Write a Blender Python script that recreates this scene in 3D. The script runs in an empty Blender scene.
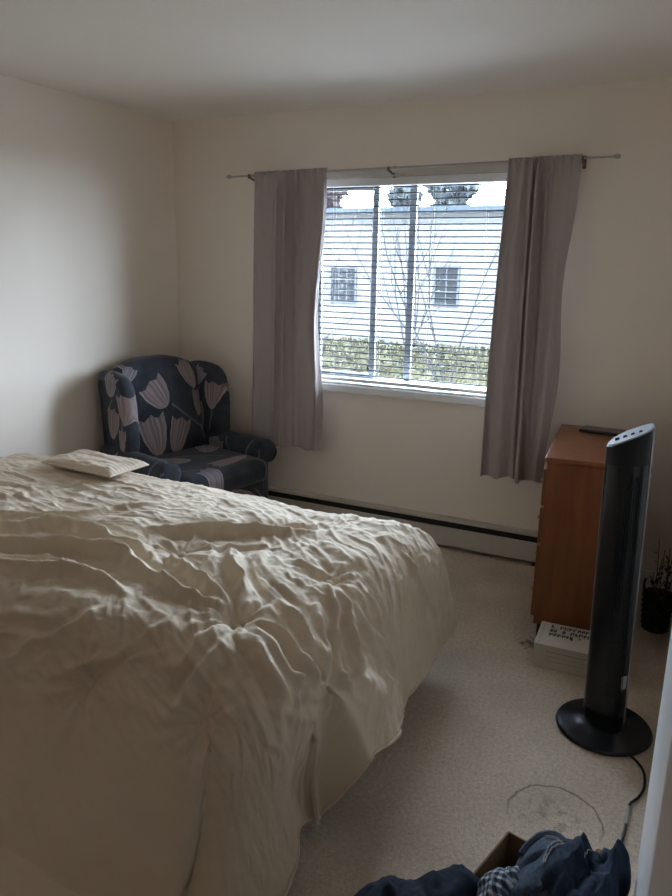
import bpy, bmesh, math, random
import numpy as np
from mathutils import Vector, Matrix, Euler

S = bpy.context.scene
COL = S.collection
R = math.radians
PI = math.pi

# ------------------------------------------------------------------ camera
cd = bpy.data.cameras.new('camera')
cam = bpy.data.objects.new('camera', cd)
COL.objects.link(cam)
S.camera = cam
cd.sensor_fit = 'HORIZONTAL'
cd.sensor_width = 36.0
cd.lens = 36.0 * 725.6 / 672.0
cd.clip_start = 0.01
cd.clip_end = 400
_yaw, _pit, _rol = 0.4582, 0.2484, 0.0171
_f = Vector((-math.sin(_yaw) * math.cos(_pit), math.cos(_yaw) * math.cos(_pit), -math.sin(_pit)))
_r = Vector((math.cos(_yaw), math.sin(_yaw), 0))
_u = _r.cross(_f)
_r2 = _r * math.cos(_rol) + _u * math.sin(_rol)
_u2 = _u * math.cos(_rol) - _r * math.sin(_rol)
M = Matrix((( _r2.x, _u2.x, -_f.x, 3.0964), (_r2.y, _u2.y, -_f.y, -3.8948), (_r2.z, _u2.z, -_f.z, 1.6003), (0, 0, 0, 1)))
cam.matrix_world = M

# ------------------------------------------------------------------ world: overcast sky
w = bpy.data.worlds.new('overcast_sky')
S.world = w
w.use_nodes = True
nt = w.node_tree
nt.nodes.clear()
_out = nt.nodes.new('ShaderNodeOutputWorld')
_bg = nt.nodes.new('ShaderNodeBackground')
_tc = nt.nodes.new('ShaderNodeTexCoord')
_sp = nt.nodes.new('ShaderNodeSeparateXYZ')
_cr = nt.nodes.new('ShaderNodeValToRGB')
nt.links.new(_tc.outputs['Generated'], _sp.inputs[0])
nt.links.new(_sp.outputs['Z'], _cr.inputs[0])
_cr.color_ramp.elements[0].position = 0.0
_cr.color_ramp.elements[0].color = (0.80, 0.92, 1.10, 1)
_cr.color_ramp.elements[1].position = 0.7
_cr.color_ramp.elements[1].color = (0.89, 1.03, 1.25, 1)
nt.links.new(_cr.outputs[0], _bg.inputs[0])
_bg.inputs[1].default_value = SKY_STRENGTH = 42.0
nt.links.new(_bg.outputs[0], _out.inputs[0])

# daylight through the window (portal steers the sky light into the room)
SLAT_TILT = -2
pl = bpy.data.lights.new('window_daylight', 'AREA')
pl.shape = 'RECTANGLE'
pl.size, pl.size_y = 1.26, 1.18
pl.cycles.is_portal = True
po = bpy.data.objects.new('window_daylight', pl)
po.location = (1.57, 0.165, 1.48)
po.rotation_euler = (R(-90), 0, 0)
COL.objects.link(po)

# exposure
S.cycles.max_bounces = 16
S.cycles.diffuse_bounces = 14
S.cycles.transparent_max_bounces = 24
S.cycles.sample_clamp_indirect = 0
S.view_settings.view_transform = 'Standard'
S.view_settings.look = 'None'
S.view_settings.gamma = 1.0
S.view_settings.use_curve_mapping = False
S.view_settings.exposure = 0.7

# ------------------------------------------------------------------ helpers
def lin(c):
    return c / 12.92 if c <= 0.04045 else ((c + 0.055) / 1.055) ** 2.4
def rgb(r, g, b):
    return (lin(r / 255), lin(g / 255), lin(b / 255), 1)

class G:
    """small node-graph helper"""
    def __init__(s, name, rough=0.6, spec=0.3, metallic=0.0):
        s.m = bpy.data.materials.new(name)
        s.m.use_nodes = True
        s.t = s.m.node_tree
        s.b = s.t.nodes['Principled BSDF']
        s.b.inputs['Roughness'].default_value = rough
        s.b.inputs['Specular IOR Level'].default_value = spec
        s.b.inputs['Metallic'].default_value = metallic
    def n(s, typ, **kw):
        nd = s.t.nodes.new(typ)
        for k, v in kw.items():
            if k.startswith('i_'):
                key = k[2:]
                nd.inputs[int(key) if key.isdigit() else key.replace('_', ' ')].default_value = v
            else:
                setattr(nd, k, v)
        return nd
    def l(s, a, b):
        s.t.links.new(a, b)
    def coord(s, scale=(1, 1, 1), kind='Object'):
        tc = s.n('ShaderNodeTexCoord')
        mp = s.n('ShaderNodeMapping')
        mp.inputs['Scale'].default_value = scale
        s.l(tc.outputs[kind], mp.inputs['Vector'])
        return mp.outputs[0]
    def noise(s, co, scale=5, detail=4, rough=0.55):
        nd = s.n('ShaderNodeTexNoise')
        nd.inputs['Scale'].default_value = scale
        nd.inputs['Detail'].default_value = detail
        nd.inputs['Roughness'].default_value = rough
        s.l(co, nd.inputs['Vector'])
        return nd.outputs['Fac']
    def ramp(s, fac, stops):
        nd = s.n('ShaderNodeValToRGB')
        e = nd.color_ramp.elements
        e[0].position, e[0].color = stops[0]
        e[1].position, e[1].color = stops[-1]
        for p_, c_ in stops[1:-1]:
            x = e.new(p_); x.color = c_
        s.l(fac, nd.inputs[0])
        return nd.outputs[0]
    def math(s, op, a, b=None, c=None):
        nd = s.n('ShaderNodeMath', operation=op)
        for i, v in enumerate((a, b, c)):
            if v is None: continue
            if isinstance(v, (int, float)): nd.inputs[i].default_value = v
            else: s.l(v, nd.inputs[i])
        return nd.outputs[0]
    def mix(s, fac, a, b):
        nd = s.n('ShaderNodeMix', data_type='RGBA')
        for sock, v in ((nd.inputs[0], fac), (nd.inputs[6], a), (nd.inputs[7], b)):
            if isinstance(v, (int, float, tuple)): sock.default_value = v
            else: s.l(v, sock)
        return nd.outputs[2]
    def color(s, c):
        if isinstance(c, tuple): s.b.inputs['Base Color'].default_value = c
        else: s.l(c, s.b.inputs['Base Color'])
    def bump(s, h, strength=0.3, dist=0.01):
        nd = s.n('ShaderNodeBump')
        nd.inputs['Strength'].default_value = strength
        nd.inputs['Distance'].default_value = dist
        s.l(h, nd.inputs['Height'])
        s.l(nd.outputs[0], s.b.inputs['Normal'])

def plain(name, c, rough=0.6, spec=0.3, metallic=0.0, var=0.06, scale=8, bump=0.0, bscale=200):
    g = G(name, rough, spec, metallic)
    co = g.coord()
    f = g.noise(co, scale, 3)
    lo = tuple(x * (1 - var) for x in c[:3]) + (1,)
    hi = tuple(min(1, x * (1 + var)) for x in c[:3]) + (1,)
    g.color(g.ramp(f, [(0.3, lo), (0.7, hi)]))
    if bump:
        g.bump(g.noise(co, bscale, 3), bump, 0.002)
    return g.m

def link(o, parent=None):
    COL.objects.link(o)
    if parent: o.parent = parent
    return o

def obj(name, bm, mat=None, parent=None, smooth=False, angle=40):
    me = bpy.data.meshes.new(name)
    bmesh.ops.recalc_face_normals(bm, faces=bm.faces) if not getattr(bm, 'keepn', False) else None
    bm.to_mesh(me); bm.free()
    return mobj(name, me, mat, parent, smooth, angle)

def mobj(name, me, mat=None, parent=None, smooth=False, angle=40):
    if mat is not None:
        for m_ in (mat if isinstance(mat, (list, tuple)) else [mat]):
            me.materials.append(m_)
    if smooth:
        me.polygons.foreach_set('use_smooth', [True] * len(me.polygons))
        if angle < 180:
            try: me.set_sharp_from_angle(angle=R(angle))
            except Exception: pass
    return link(bpy.data.objects.new(name, me), parent)

def tag(o, label=None, cat=None, group=None, kind=None):
    if label: o['label'] = label
    if cat: o['category'] = cat
    if group: o['group'] = group
    if kind: o['kind'] = kind
    return o

def thing(name, label, cat, loc=(0, 0, 0), rz=0, group=None):
    o = bpy.data.objects.new(name, None)
    o.empty_display_size = 0.1
    o.location = loc; o.rotation_euler = (0, 0, rz)
    COL.objects.link(o)
    return tag(o, label, cat, group)

def struct(name, bm, mat, parent=None, smooth=False):
    return tag(obj(name, bm, mat, parent, smooth), kind='structure')

def box(bm, x0, x1, y0, y1, z0, z1, bev=0, seg=2, mat=None):
    r = bmesh.ops.create_cube(bm, size=1)
    vs = r['verts']
    m_ = mat or Matrix()
    for v in vs:
        v.co = Vector(((x0 + x1) / 2 + v.co.x * (x1 - x0), (y0 + y1) / 2 + v.co.y * (y1 - y0), (z0 + z1) / 2 + v.co.z * (z1 - z0)))
    if bev:
        es = list({e for v in vs for e in v.link_edges})
        r2 = bmesh.ops.bevel(bm, geom=es, offset=bev, segments=seg, profile=0.5, affect='EDGES')
        vs = list({v for f in r2['faces'] for v in f.verts} | {v for v in vs if v.is_valid})
    if mat:
        for v in vs: v.co = m_ @ v.co
    return bm

def newbox(*a, **k):
    return box(bmesh.new(), *a, **k)

def lathe(bm, prof, n=32, center=(0, 0, 0), axis='Z', sx=1, sy=1):
    """prof = [(r, h)], revolved"""
    c = Vector(center)
    rings = []
    for r_, h in prof:
        ring = []
        if r_ < 1e-6:
            ring = [bm.verts.new((0, 0, h))]
        else:
            for i in range(n):
                a = 2 * PI * i / n
                ring.append(bm.verts.new((r_ * math.cos(a) * sx, r_ * math.sin(a) * sy, h)))
        rings.append(ring)
    for A, B in zip(rings, rings[1:]):
        for i in range(n):
            j = (i + 1) % n
            q = [A[i % len(A)], A[j % len(A)], B[j % len(B)], B[i % len(B)]]
            u = []
            for v in q:
                if v not in u: u.append(v)
            if len(u) >= 3: bm.faces.new(u)
    for end in (rings[0], rings[-1]):
        if len(end) > 2: bm.faces.new(end)
    for ring in rings:
        for v in ring:
            p = v.co.copy()
            if axis == 'X': p = Vector((p.z, p.x, p.y))
            elif axis == 'Y': p = Vector((p.x, p.z, p.y))
            v.co = p + c
    return bm

def tube(bm, pts, rad, n=8, caps=True):
    """rad: number or list"""
    pts = [Vector(p) for p in pts]
    rads = rad if isinstance(rad, (list, tuple)) else [rad] * len(pts)
    rings = []
    prev = None
    for i, p in enumerate(pts):
        a = pts[max(0, i - 1)]; b = pts[min(len(pts) - 1, i + 1)]
        t = (b - a).normalized()
        if prev is None:
            h = Vector((0, 0, 1)) if abs(t.z) < 0.9 else Vector((1, 0, 0))
            x = t.cross(h).normalized()
        else:
            x = (prev - t * prev.dot(t))
            x = x.normalized() if x.length > 1e-6 else t.orthogonal().normalized()
        prev = x
        y = t.cross(x)
        rings.append([bm.verts.new(p + (x * math.cos(2 * PI * k / n) + y * math.sin(2 * PI * k / n)) * rads[i]) for k in range(n)])
    for A, B in zip(rings, rings[1:]):
        for k in range(n):
            bm.faces.new((A[k], A[(k + 1) % n], B[(k + 1) % n], B[k]))
    if caps:
        bm.faces.new(rings[0]); bm.faces.new(list(reversed(rings[-1])))
    return bm

def spline(pts, n=8):
    """Catmull-Rom through points"""
    P = [Vector(p) for p in pts]
    P = [P[0] * 2 - P[1]] + P + [P[-1] * 2 - P[-2]]
    o = []
    for i in range(1, len(P) - 2):
        for k in range(n):
            t = k / n
            a, b, c, d = P[i - 1:i + 3]
            o.append(0.5 * ((2 * b) + (c - a) * t + (2 * a - 5 * b + 4 * c - d) * t * t + (3 * b - a - 3 * c + d) * t ** 3))
    o.append(P[-2])
    return o

def grid_mesh(name, P, closed_u=False):
    """P: array (nu, nv, 3) -> mesh"""
    nu, nv = P.shape[:2]
    me = bpy.data.meshes.new(name)
    idx = np.arange(nu * nv).reshape(nu, nv)
    F = np.stack([idx[:-1, :-1], idx[1:, :-1], idx[1:, 1:], idx[:-1, 1:]], -1).reshape(-1, 4)
    if closed_u:
        F2 = np.stack([idx[-1, :-1], idx[0, :-1], idx[0, 1:], idx[-1, 1:]], -1).reshape(-1, 4)
        F = np.concatenate([F, F2])
    me.from_pydata(P.reshape(-1, 3).tolist(), [], F.tolist())
    me.update()
    return me

# value noise in numpy (smooth, tileless)
def vnoise(x, y, seed=0):
    rs = np.random.RandomState(seed)
    tab = rs.rand(256, 256)
    xi = np.floor(x).astype(int); yi = np.floor(y).astype(int)
    fx = x - xi; fy = y - yi
    fx = fx * fx * (3 - 2 * fx); fy = fy * fy * (3 - 2 * fy)
    g_ = lambda i, j: tab[i % 256, j % 256]
    return ((g_(xi, yi) * (1 - fx) + g_(xi + 1, yi) * fx) * (1 - fy) + (g_(xi, yi + 1) * (1 - fx) + g_(xi + 1, yi + 1) * fx) * fy) * 2 - 1

def fbm(x, y, seed=0, octs=4):
    o = 0; a = 1
    for k in range(octs):
        o = o + a * vnoise(x * 2 ** k, y * 2 ** k, seed + k); a *= 0.5
    return o
# ------------------------------------------------------------------ materials of the room
def wall_mat(name, c):
    g = G(name, 0.75, 0.2)
    co = g.coord()
    g.color(g.ramp(g.noise(co, 1.3, 3), [(0.3, tuple(x * .96 for x in c[:3]) + (1,)), (0.7, c)]))
    g.bump(g.noise(co, 160, 3), 0.12, 0.002)
    return g.m
MW = wall_mat('wall_paint', (0.83, 0.75, 0.66, 1))
MCEIL = wall_mat('ceiling_paint', (0.80, 0.745, 0.68, 1))
MTRIM = plain('white_trim_paint', (0.72, 0.72, 0.71, 1), 0.4, 0.4, var=0.03)
MALU = plain('window_aluminium', (0.19, 0.20, 0.215, 1), 0.4, 0.4, var=0.05)
MBLK = plain('black_rubber', (0.012, 0.012, 0.013, 1), 0.5, 0.3)

def carpet_mat():
    g = G('beige_carpet', 0.95, 0.05)
    co = g.coord()
    f = g.math('ADD', g.math('MULTIPLY', g.noise(co, 260, 2, 0.7), .6), g.math('MULTIPLY', g.noise(co, 75, 3, 0.7), .4))
    c1 = g.ramp(f, [(0.36, (0.48, 0.395, 0.305, 1)), (0.64, (0.93, 0.80, 0.655, 1))])
    big = g.noise(co, 2.6, 4)
    c2 = g.mix(g.math('MULTIPLY', g.ramp(big, [(0.42, (0, 0, 0, 1)), (0.75, (1, 1, 1, 1))]), 0.38), c1, (0.30, 0.25, 0.19, 1))
    sp = g.noise(co, 9.0, 5, 0.7)
    c3 = g.mix(g.math('MULTIPLY', g.ramp(sp, [(0.66, (0, 0, 0, 1)), (0.74, (1, 1, 1, 1))]), 0.4), c2, (0.16, 0.12, 0.085, 1))
    # worn ring pressed into the pile where a round stand stood
    xyz = g.n('ShaderNodeSeparateXYZ'); g.l(co, xyz.inputs[0])
    wob = g.math('MULTIPLY', g.math('SUBTRACT', g.noise(co, 14, 3), 0.5), 0.03)
    dx = g.math('SUBTRACT', xyz.outputs[0], 2.885); dy = g.math('SUBTRACT', xyz.outputs[1], -1.945)
    rr = g.math('ADD', g.math('SQRT', g.math('ADD', g.math('MULTIPLY', dx, dx), g.math('MULTIPLY', dy, dy))), wob)
    ring = g.math('SUBTRACT', 1.0, g.math('MINIMUM', 1.0, g.math('DIVIDE', g.math('ABSOLUTE', g.math('SUBTRACT', rr, 0.137)), 0.0055)))
    far = g.math('MULTIPLY', ring, g.ramp(g.math('ADD', dy, 0.5), [(0.44, (0, 0, 0, 1)), (0.53, (1, 1, 1, 1))]))
    blot = g.math('MULTIPLY', g.ramp(rr, [(0.02, (1, 1, 1, 1)), (0.14, (0, 0, 0, 1))]),
                  g.ramp(g.noise(co, 30, 4, 0.7), [(0.50, (0, 0, 0, 1)), (0.60, (1, 1, 1, 1))]))
    st = g.math('MINIMUM', 1.0, g.math('ADD', g.math('MULTIPLY', far, 0.75), g.math('MULTIPLY', blot, 0.45)))
    c4 = g.mix(st, c3, (0.13, 0.09, 0.06, 1))
    # small dark spill by the chest of drawers
    ex = g.math('SUBTRACT', xyz.outputs[0], 2.60); ey = g.math('SUBTRACT', xyz.outputs[1], -0.93)
    er = g.math('ADD', g.math('SQRT', g.math('ADD', g.math('MULTIPLY', ex, ex), g.math('MULTIPLY', ey, ey))), g.math('MULTIPLY', g.math('SUBTRACT', g.noise(co, 45, 3), 0.5), 0.14))
    c5 = g.mix(g.math('MULTIPLY', g.ramp(er, [(0.015, (1, 1, 1, 1)), (0.05, (0, 0, 0, 1))]), 0.7), c4, (0.06, 0.04, 0.03, 1))
    g.color(c5)
    h = g.math('ADD', g.noise(co, 300, 2, 0.8), g.math('MULTIPLY', g.noise(co, 60, 3), 0.6))
    g.bump(h, 0.7, 0.006)
    return g.m
MCARPET = carpet_mat()

# ------------------------------------------------------------------ room shell
XR = 3.16           # right wall
YB = -6.1          # wall behind the camera
H = 2.44
WX0, WX1, WZ0, WZ1 = 0.95, 2.19, 0.90, 2.07   # window opening
T = 0.16
struct('floor', newbox(-T, XR + 1.3, YB - T, T, -0.12, 0), MCARPET)
struct('ceiling', newbox(-T, XR + 1.3, YB - T, T, H, H + 0.12), MCEIL)
struct('wall_left', newbox(-T, 0, YB - T, T, 0, H), MW)
b = bmesh.new()
box(b, 0, WX0, 0, T, 0, H); box(b, WX1, XR + T, 0, T, 0, H)
box(b, WX0, WX1, 0, T, 0, WZ0); box(b, WX0, WX1, 0, T, WZ1, H)
struct('wall_back', b, MW)
b = bmesh.new()          # right wall stops where the entry recess begins beside the camera
box(b, XR, XR + T, -3.2, 0, 0, H)
struct('wall_right', b, MW)
b = bmesh.new()
box(b, XR + T, XR + 1.3, -3.2, -3.2 + T, 0, H); box(b, XR + 1.3, XR + 1.3 + T, YB, -3.2 + T, 0, H)
struct('wall_entry', b, MW)
struct('wall_front', newbox(0, XR + 1.3 + T, YB - T, YB, 0, H), MW)
b = bmesh.new()
box(b, XR - 0.013, XR, -3.2, -0.001, 0, 0.075, 0.003)
struct('baseboard_right', b, MTRIM)
b = bmesh.new()
box(b, 0.0, 0.013, YB, -0.001, 0, 0.075, 0.003)
struct('baseboard_left', b, MTRIM)
b = bmesh.new()
box(b, 2.52, XR - 0.014, -0.013, 0, 0, 0.075, 0.003)
struct('baseboard_back', b, MTRIM)

# door leaf standing open against the right wall
MDOOR = plain('white_door_paint', (0.74, 0.75, 0.76, 1), 0.35, 0.45, var=0.02)
dr = struct('door_1', newbox(-0.018, 0.018, -0.80, 0.0, 0.012, 2.03, 0.003), MDOOR)
dr.location = (3.139, -2.30, 0); dr.rotation_euler = (0, 0, R(0.2))

# ------------------------------------------------------------------ window
wn = bpy.data.objects.new('window_1', None); COL.objects.link(wn); tag(wn, kind='structure')
wn.location = ((WX0 + WX1) / 2, 0, WZ0)
def wp(name, bm, mat):
    o = obj(name, bm, mat, wn)
    o.matrix_parent_inverse = Matrix.Translation(wn.location).inverted()
    return o
b = bmesh.new()
for a in ((WX0, WX0 + .035, .09, .15, WZ0, WZ1), (WX1 - .035, WX1, .09, .15, WZ0, WZ1), (WX0 + .035, WX1 - .035, .09, .15, WZ0, WZ0 + .035), (WX0 + .035, WX1 - .035, .09, .15, WZ1 - .035, WZ1)):
    box(b, *a, bev=.003)
wp('window_frame', b, MALU)
b = bmesh.new()       # fixed light on the right with its meeting stile
box(b, 1.553, 1.593, .122, .142, WZ0 + .035, WZ1 - .035, .002)
wp('mullion', b, MALU)
b = bmesh.new()       # sliding sash, pushed partly open
for a in ((1.338, 1.373, .098, .118, WZ0 + .035, WZ1 - .035), (.99, 1.338, .098, .118, WZ0 + .035, WZ0 + .06), (.99, 1.338, .098, .118, WZ1 - .06, WZ1 - .035), (.985, 1.01, .098, .118, WZ0 + .035, WZ1 - .035)):
    box(b, *a, bev=.002)
wp('window_sash', b, MALU)
def glass_mat():
    g = G('clear_glass')
    t = g.t
    tr = t.nodes.new('ShaderNodeBsdfTransparent'); tr.inputs[0].default_value = (0.93, 0.96, 0.97, 1)
    gl = t.nodes.new('ShaderNodeBsdfGlossy'); gl.inputs['Roughness'].default_value = 0.02
    mx = t.nodes.new('ShaderNodeMixShader'); mx.inputs[0].default_value = 0.05
    t.links.new(tr.outputs[0], mx.inputs[1]); t.links.new(gl.outputs[0], mx.inputs[2])
    t.links.new(mx.outputs[0], t.nodes['Material Output'].inputs[0])
    return g.m
MGLASS = glass_mat()
wp('glass_pane', newbox(1.593, WX1 - .035, .130, .134, WZ0 + .035, WZ1 - .035), MGLASS)
wp('glass_pane', newbox(1.01, 1.338, .106, .110, WZ0 + .06, WZ1 - .06), MGLASS)
wp('glass_pane', newbox(1.375, 1.552, .130, .134, WZ0 + .035, WZ1 - .035), MGLASS)
b = bmesh.new()
box(b, WX0 - .03, WX1 + .03, -.035, -.001, WZ0 - .045, WZ0, .006, 3)
box(b, WX0, WX1, -.0, .09, WZ0 - .001, WZ0 + .004)
wp('window_sill', b, MTRIM)
b = bmesh.new()
box(b, WX0 - .03, WX1 + .03, -.016, -.001, WZ1 - .004, WZ1 + .034, .004)
wp('window_head_trim', b, plain('cream_trim', (0.5, 0.47, 0.42, 1), 0.5, 0.3))

# ------------------------------------------------------------------ outside
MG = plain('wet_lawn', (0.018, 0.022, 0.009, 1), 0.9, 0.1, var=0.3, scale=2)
b = bmesh.new(); box(b, -60, 45, 1.0, 70, -1.5, -1.2)
struct('ground', b, MG)
struct('bounce_slab', newbox(-12, 14, .4, 6.6, -1.2, -1.1), plain('bounce_slab_pale', (0.24, 0.23, 0.213, 1), 0.9, 0.0, var=.08, scale=3))  # unseen slab added below the window to bounce sky light onto the ceiling
def siding_mat():
    g = G('pale_siding', 0.9, 0.0)
    co = g.coord()
    xyz = g.n('ShaderNodeSeparateXYZ'); g.l(co, xyz.inputs[0])
    fr = g.math('FRACT', g.math('DIVIDE', xyz.outputs[2], 0.2))
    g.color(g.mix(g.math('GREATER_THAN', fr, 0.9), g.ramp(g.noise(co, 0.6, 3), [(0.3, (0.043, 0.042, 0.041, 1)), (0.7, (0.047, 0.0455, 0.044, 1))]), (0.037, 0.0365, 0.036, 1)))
    return g.m
MSID = siding_mat()
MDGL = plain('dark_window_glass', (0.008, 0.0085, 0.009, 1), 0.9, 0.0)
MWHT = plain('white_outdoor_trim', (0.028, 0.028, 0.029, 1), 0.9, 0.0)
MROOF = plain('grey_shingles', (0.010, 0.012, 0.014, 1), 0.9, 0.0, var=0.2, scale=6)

def house(name, label, x0, x1, y0, y1, zb, zt, wins, roof_h=1.4):
    t = thing(name, label, 'building', ((x0 + x1) / 2, (y0 + y1) / 2, zb))
    def p(n, bm, m, par=None):
        o = obj(n, bm, m, par or t)
        if par is None: o.matrix_parent_inverse = Matrix.Translation(t.location).inverted()
        return o
    p('wall', newbox(x0, x1, y0, y1, zb, zt), MSID)
    rb = bmesh.new()
    ym = (y0 + y1) / 2
    A = [rb.verts.new(v) for v in ((x0 - .4, y0 - .4, zt - .05), (x1 + .4, y0 - .4, zt - .05), (x1 + .4, y1 + .4, zt - .05), (x0 - .4, y1 + .4, zt - .05), (x0 - .4, ym, zt + roof_h), (x1 + .4, ym, zt + roof_h))]
    for f in ((0, 1, 5, 4), (2, 3, 4, 5), (0, 4, 3), (1, 2, 5), (3, 2, 1, 0)): rb.faces.new([A[i] for i in f])
    p('roof', rb, MROOF)
    for (wx0, wx1, wz0, wz1, nx, nz) in wins:
        fb = bmesh.new()
        f_ = .07
        for a in ((wx0 - f_, wx0, wz0 - f_, wz1 + f_), (wx1, wx1 + f_, wz0 - f_, wz1 + f_), (wx0, wx1, wz0 - f_, wz0), (wx0, wx1, wz1, wz1 + f_)):
            box(fb, a[0], a[1], y0 - .05, y0, a[2], a[3])
        for k in range(1, nx):
            xx = wx0 + (wx1 - wx0) * k / nx; box(fb, xx - .02, xx + .02, y0 - .045, y0 - .005, wz0, wz1)
        for k in range(1, nz):
            zz = wz0 + (wz1 - wz0) * k / nz; box(fb, wx0, wx1, y0 - .044, y0 - .006, zz - .02, zz + .02)
        wf = p('window', fb, MWHT)
        q = obj('pane', newbox(wx0, wx1, y0 - .02, y0 - .004, wz0, wz1), MDGL, wf)
    return t
house('house', 'long pale blue clapboard house with gridded windows seen through the blind', -24, 9, 20, 29, -1.2, 3.35,
      [(-8.98, -8.05, .32, 1.45, 3, 3), (-5.05, -4.3, .35, 1.55, 2, 3), (-14, -13, .3, 1.5, 2, 3), (0.5, 1.5, .3, 1.5, 2, 3)], roof_h=0.5)

MHEDGE = plain('hedge_leaves', (0.0205, 0.019, 0.0115, 1), 0.9, 0.0, var=0.45, scale=5)
MHSTEM = plain('bark', (0.011, 0.0105, 0.011, 1), 0.9, 0.0, var=0.3, scale=12)
def leaf_cloud(bm, pts, size, rs):
    for p in pts:
        s_ = size * (0.6 + 0.8 * rs.random())
        m_ = Euler((rs.uniform(0, 6.3), rs.uniform(0, 6.3), rs.uniform(0, 6.3))).to_matrix()
        q = [bm.verts.new(Vector(p) + m_ @ Vector(v)) for v in ((-s_, 0, 0), (0, -s_ * .45, 0), (s_, 0, .2 * s_), (0, s_ * .45, 0))]
        bm.faces.new(q)
rs = random.Random(4)
t = thing('hedge', 'low yellow green clipped hedge in front of the pale house outside', 'hedge', (-2, 8.3, -1.2))
b = bmesh.new()
NX, NY = 190, 8
P = np.zeros((NX, 20, 3))
for i in range(NX):
    for j in range(20):
        a = PI * j / 19
        xx = -8 + 14 * i / (NX - 1)
        rr_ = 1 + .10 * math.sin(xx * 2.1 + j) + rs.uniform(-.06, .06)
        P[i, j] = (xx, .55 * math.cos(a) * -rr_ , (1.32 * (math.sin(a) ** .5) * (1 + .04 * math.sin(xx * 1.3) + rs.uniform(-.03, .03))))
core = mobj('foliage_core', grid_mesh('foliage_core', P), MHEDGE, t)
core.location = (2, 0, 0)
pts = []
for i in range(9000):
    a = PI * (rs.random() ** .8)
    xx = rs.uniform(-8, 6); k = rs.uniform(.98, 1.1)
    pts.append((xx + 2, -.55 * math.cos(a) * k, 1.34 * math.sin(a) ** .5 * k))
leaf_cloud(b, pts, .06, rs)
obj('foliage', b, MHEDGE, t)

def bare_tree(label, x, y, z, seed, h=4.2, lean=0.25, n0=5):
    rs = random.Random(seed)
    t = thing('bare_tree', label, 'tree', (x, y, z), 0, None)
    bt = bmesh.new(); bb = bmesh.new()
    def grow(bm, p, d, L, r, depth):
        pts = [p]; rads = [r]
        steps = 6
        for k in range(steps):
            d = (d + Vector((rs.gauss(0, .10), rs.gauss(0, .08), rs.gauss(.03, .05)))).normalized()
            p = p + d * L / steps
            pts.append(p); rads.append(r * (1 - .65 * (k + 1) / steps))
        tube(bm, pts, rads, 5)
        if depth > 0:
            for k in range(4 if depth > 1 else 3):
                q = rs.randint(2, steps)
                dd = (d + Vector((rs.gauss(0, .5), rs.gauss(0, .35), rs.uniform(.0, .4)))).normalized()
                grow(bb, pts[q], dd, L * rs.uniform(.4, .65), rads[q] * .75, depth - 1)
    tube(bt, spline([(0, 0, 0), (.03, 0, .35), (.0, .02, .7)], 4), .045, 8)
    for k in range(n0):
        d = Vector((rs.gauss(lean, .3), rs.gauss(0, .15), 1)).normalized()
        grow(bb, Vector((0, .02, .65)), d, h * rs.uniform(.55, .8), .017, 2)
    obj('trunk', bt, MHSTEM, t, True)
    obj('branches', bb, MHSTEM, t, True)
bare_tree('bare thin tree with branches fanning up right, behind the wide window pane', -0.4, 7.1, -1.2, 3, 5.0, .25, 4)
bare_tree('bare thin tree outside between the two window stiles', -2.6, 11.2, -1.2, 8, 4.6, -.1, 4)
bare_tree('bare thin tree outside by the open sash beside the left curtain', -2.0, 3.0, -1.1, 15, 3.4, .05, 3)

def conifer(label, x, y, h, r, c, seed, name='conifer_tree'):
    rs = random.Random(seed)
    t = thing(name, label, 'tree', (x, y, -1.2))
    b = bmesh.new(); tube(b, [(0, 0, 0), (0, 0, h * .9)], [.18, .04], 7)
    obj('trunk', b, MHSTEM, t)
    b = bmesh.new(); pts = []
    for i in range(2600):
        k = rs.random() ** .7
        zz = h * (.12 + .88 * (1 - k * 1.0)) if False else h * rs.uniform(.12, 1)
        kk = 1 - (zz / h - .12) / .88
        rad = r * (kk ** .8) * math.sqrt(rs.uniform(.2, 1)) * (.8 + .3 * math.sin(zz * 4))
        a = rs.uniform(0, 6.3)
        pts.append((rad * math.cos(a), rad * math.sin(a), zz))
    leaf_cloud(b, pts, .32, rs)
    obj('foliage', b, c, t)
MCON = plain('conifer_green', (0.024, 0.027, 0.027, 1), 0.9, 0.0, var=0.4, scale=3)
MRUST = plain('russet_leaves', (0.028, 0.021, 0.021, 1), 0.9, 0.0, var=0.3, scale=3)
conifer('tall blue green conifer rising over the pale house behind the wide pane', -8.9, 33, 10.2, 2.7, MCON, 1)
conifer('blue green conifer over the house roof between the two window stiles', -13.4, 38, 10.0, 2.0, MCON, 3)
conifer('russet leaved tree over the roof beside the curtain nearer the armchair', -15.4, 32, 9.4, 2.3, MRUST, 6, 'russet_tree')
# ------------------------------------------------------------------ blind
MSLAT = plain('blind_slat_dark_grey', (0.075, 0.078, 0.084, 1), 0.9, 0.0, var=0.03)
t = thing('venetian_blind', 'grey horizontal slat blind hung inside the window, slats open', 'blind', ((WX0 + WX1) / 2, .045, WZ0))
z_top, z_bot = WZ1 - .045 - WZ0, .045
b = bmesh.new(); box(b, -.605, .605, -.022, .022, WZ1 - WZ0 - .042, WZ1 - WZ0 - .002, .003)
obj('headrail', b, MTRIM, t)
b = bmesh.new(); NS = 33
for i in range(NS):
    z = z_bot + .012 + (z_top - z_bot - .02) * i / (NS - 1)
    tl = R(SLAT_TILT)
    prof = []
    for k in range(5):
        q = (k / 4 - .5)
        yy = q * .028; zz = .0022 * (1 - (2 * q) ** 2)
        prof.append((yy * math.cos(tl) - zz * math.sin(tl), yy * math.sin(tl) + zz * math.cos(tl) + z))
    A = [b.verts.new((-.6, y_, z_)) for y_, z_ in prof]
    B = [b.verts.new((.6, y_, z_)) for y_, z_ in prof]
    for k in range(4): b.faces.new((A[k], A[k + 1], B[k + 1], B[k]))
o = obj('slats', b, MSLAT, t, True, 180)
md = o.modifiers.new('thick', 'SOLIDIFY'); md.thickness = .0042; md.offset = 0
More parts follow.
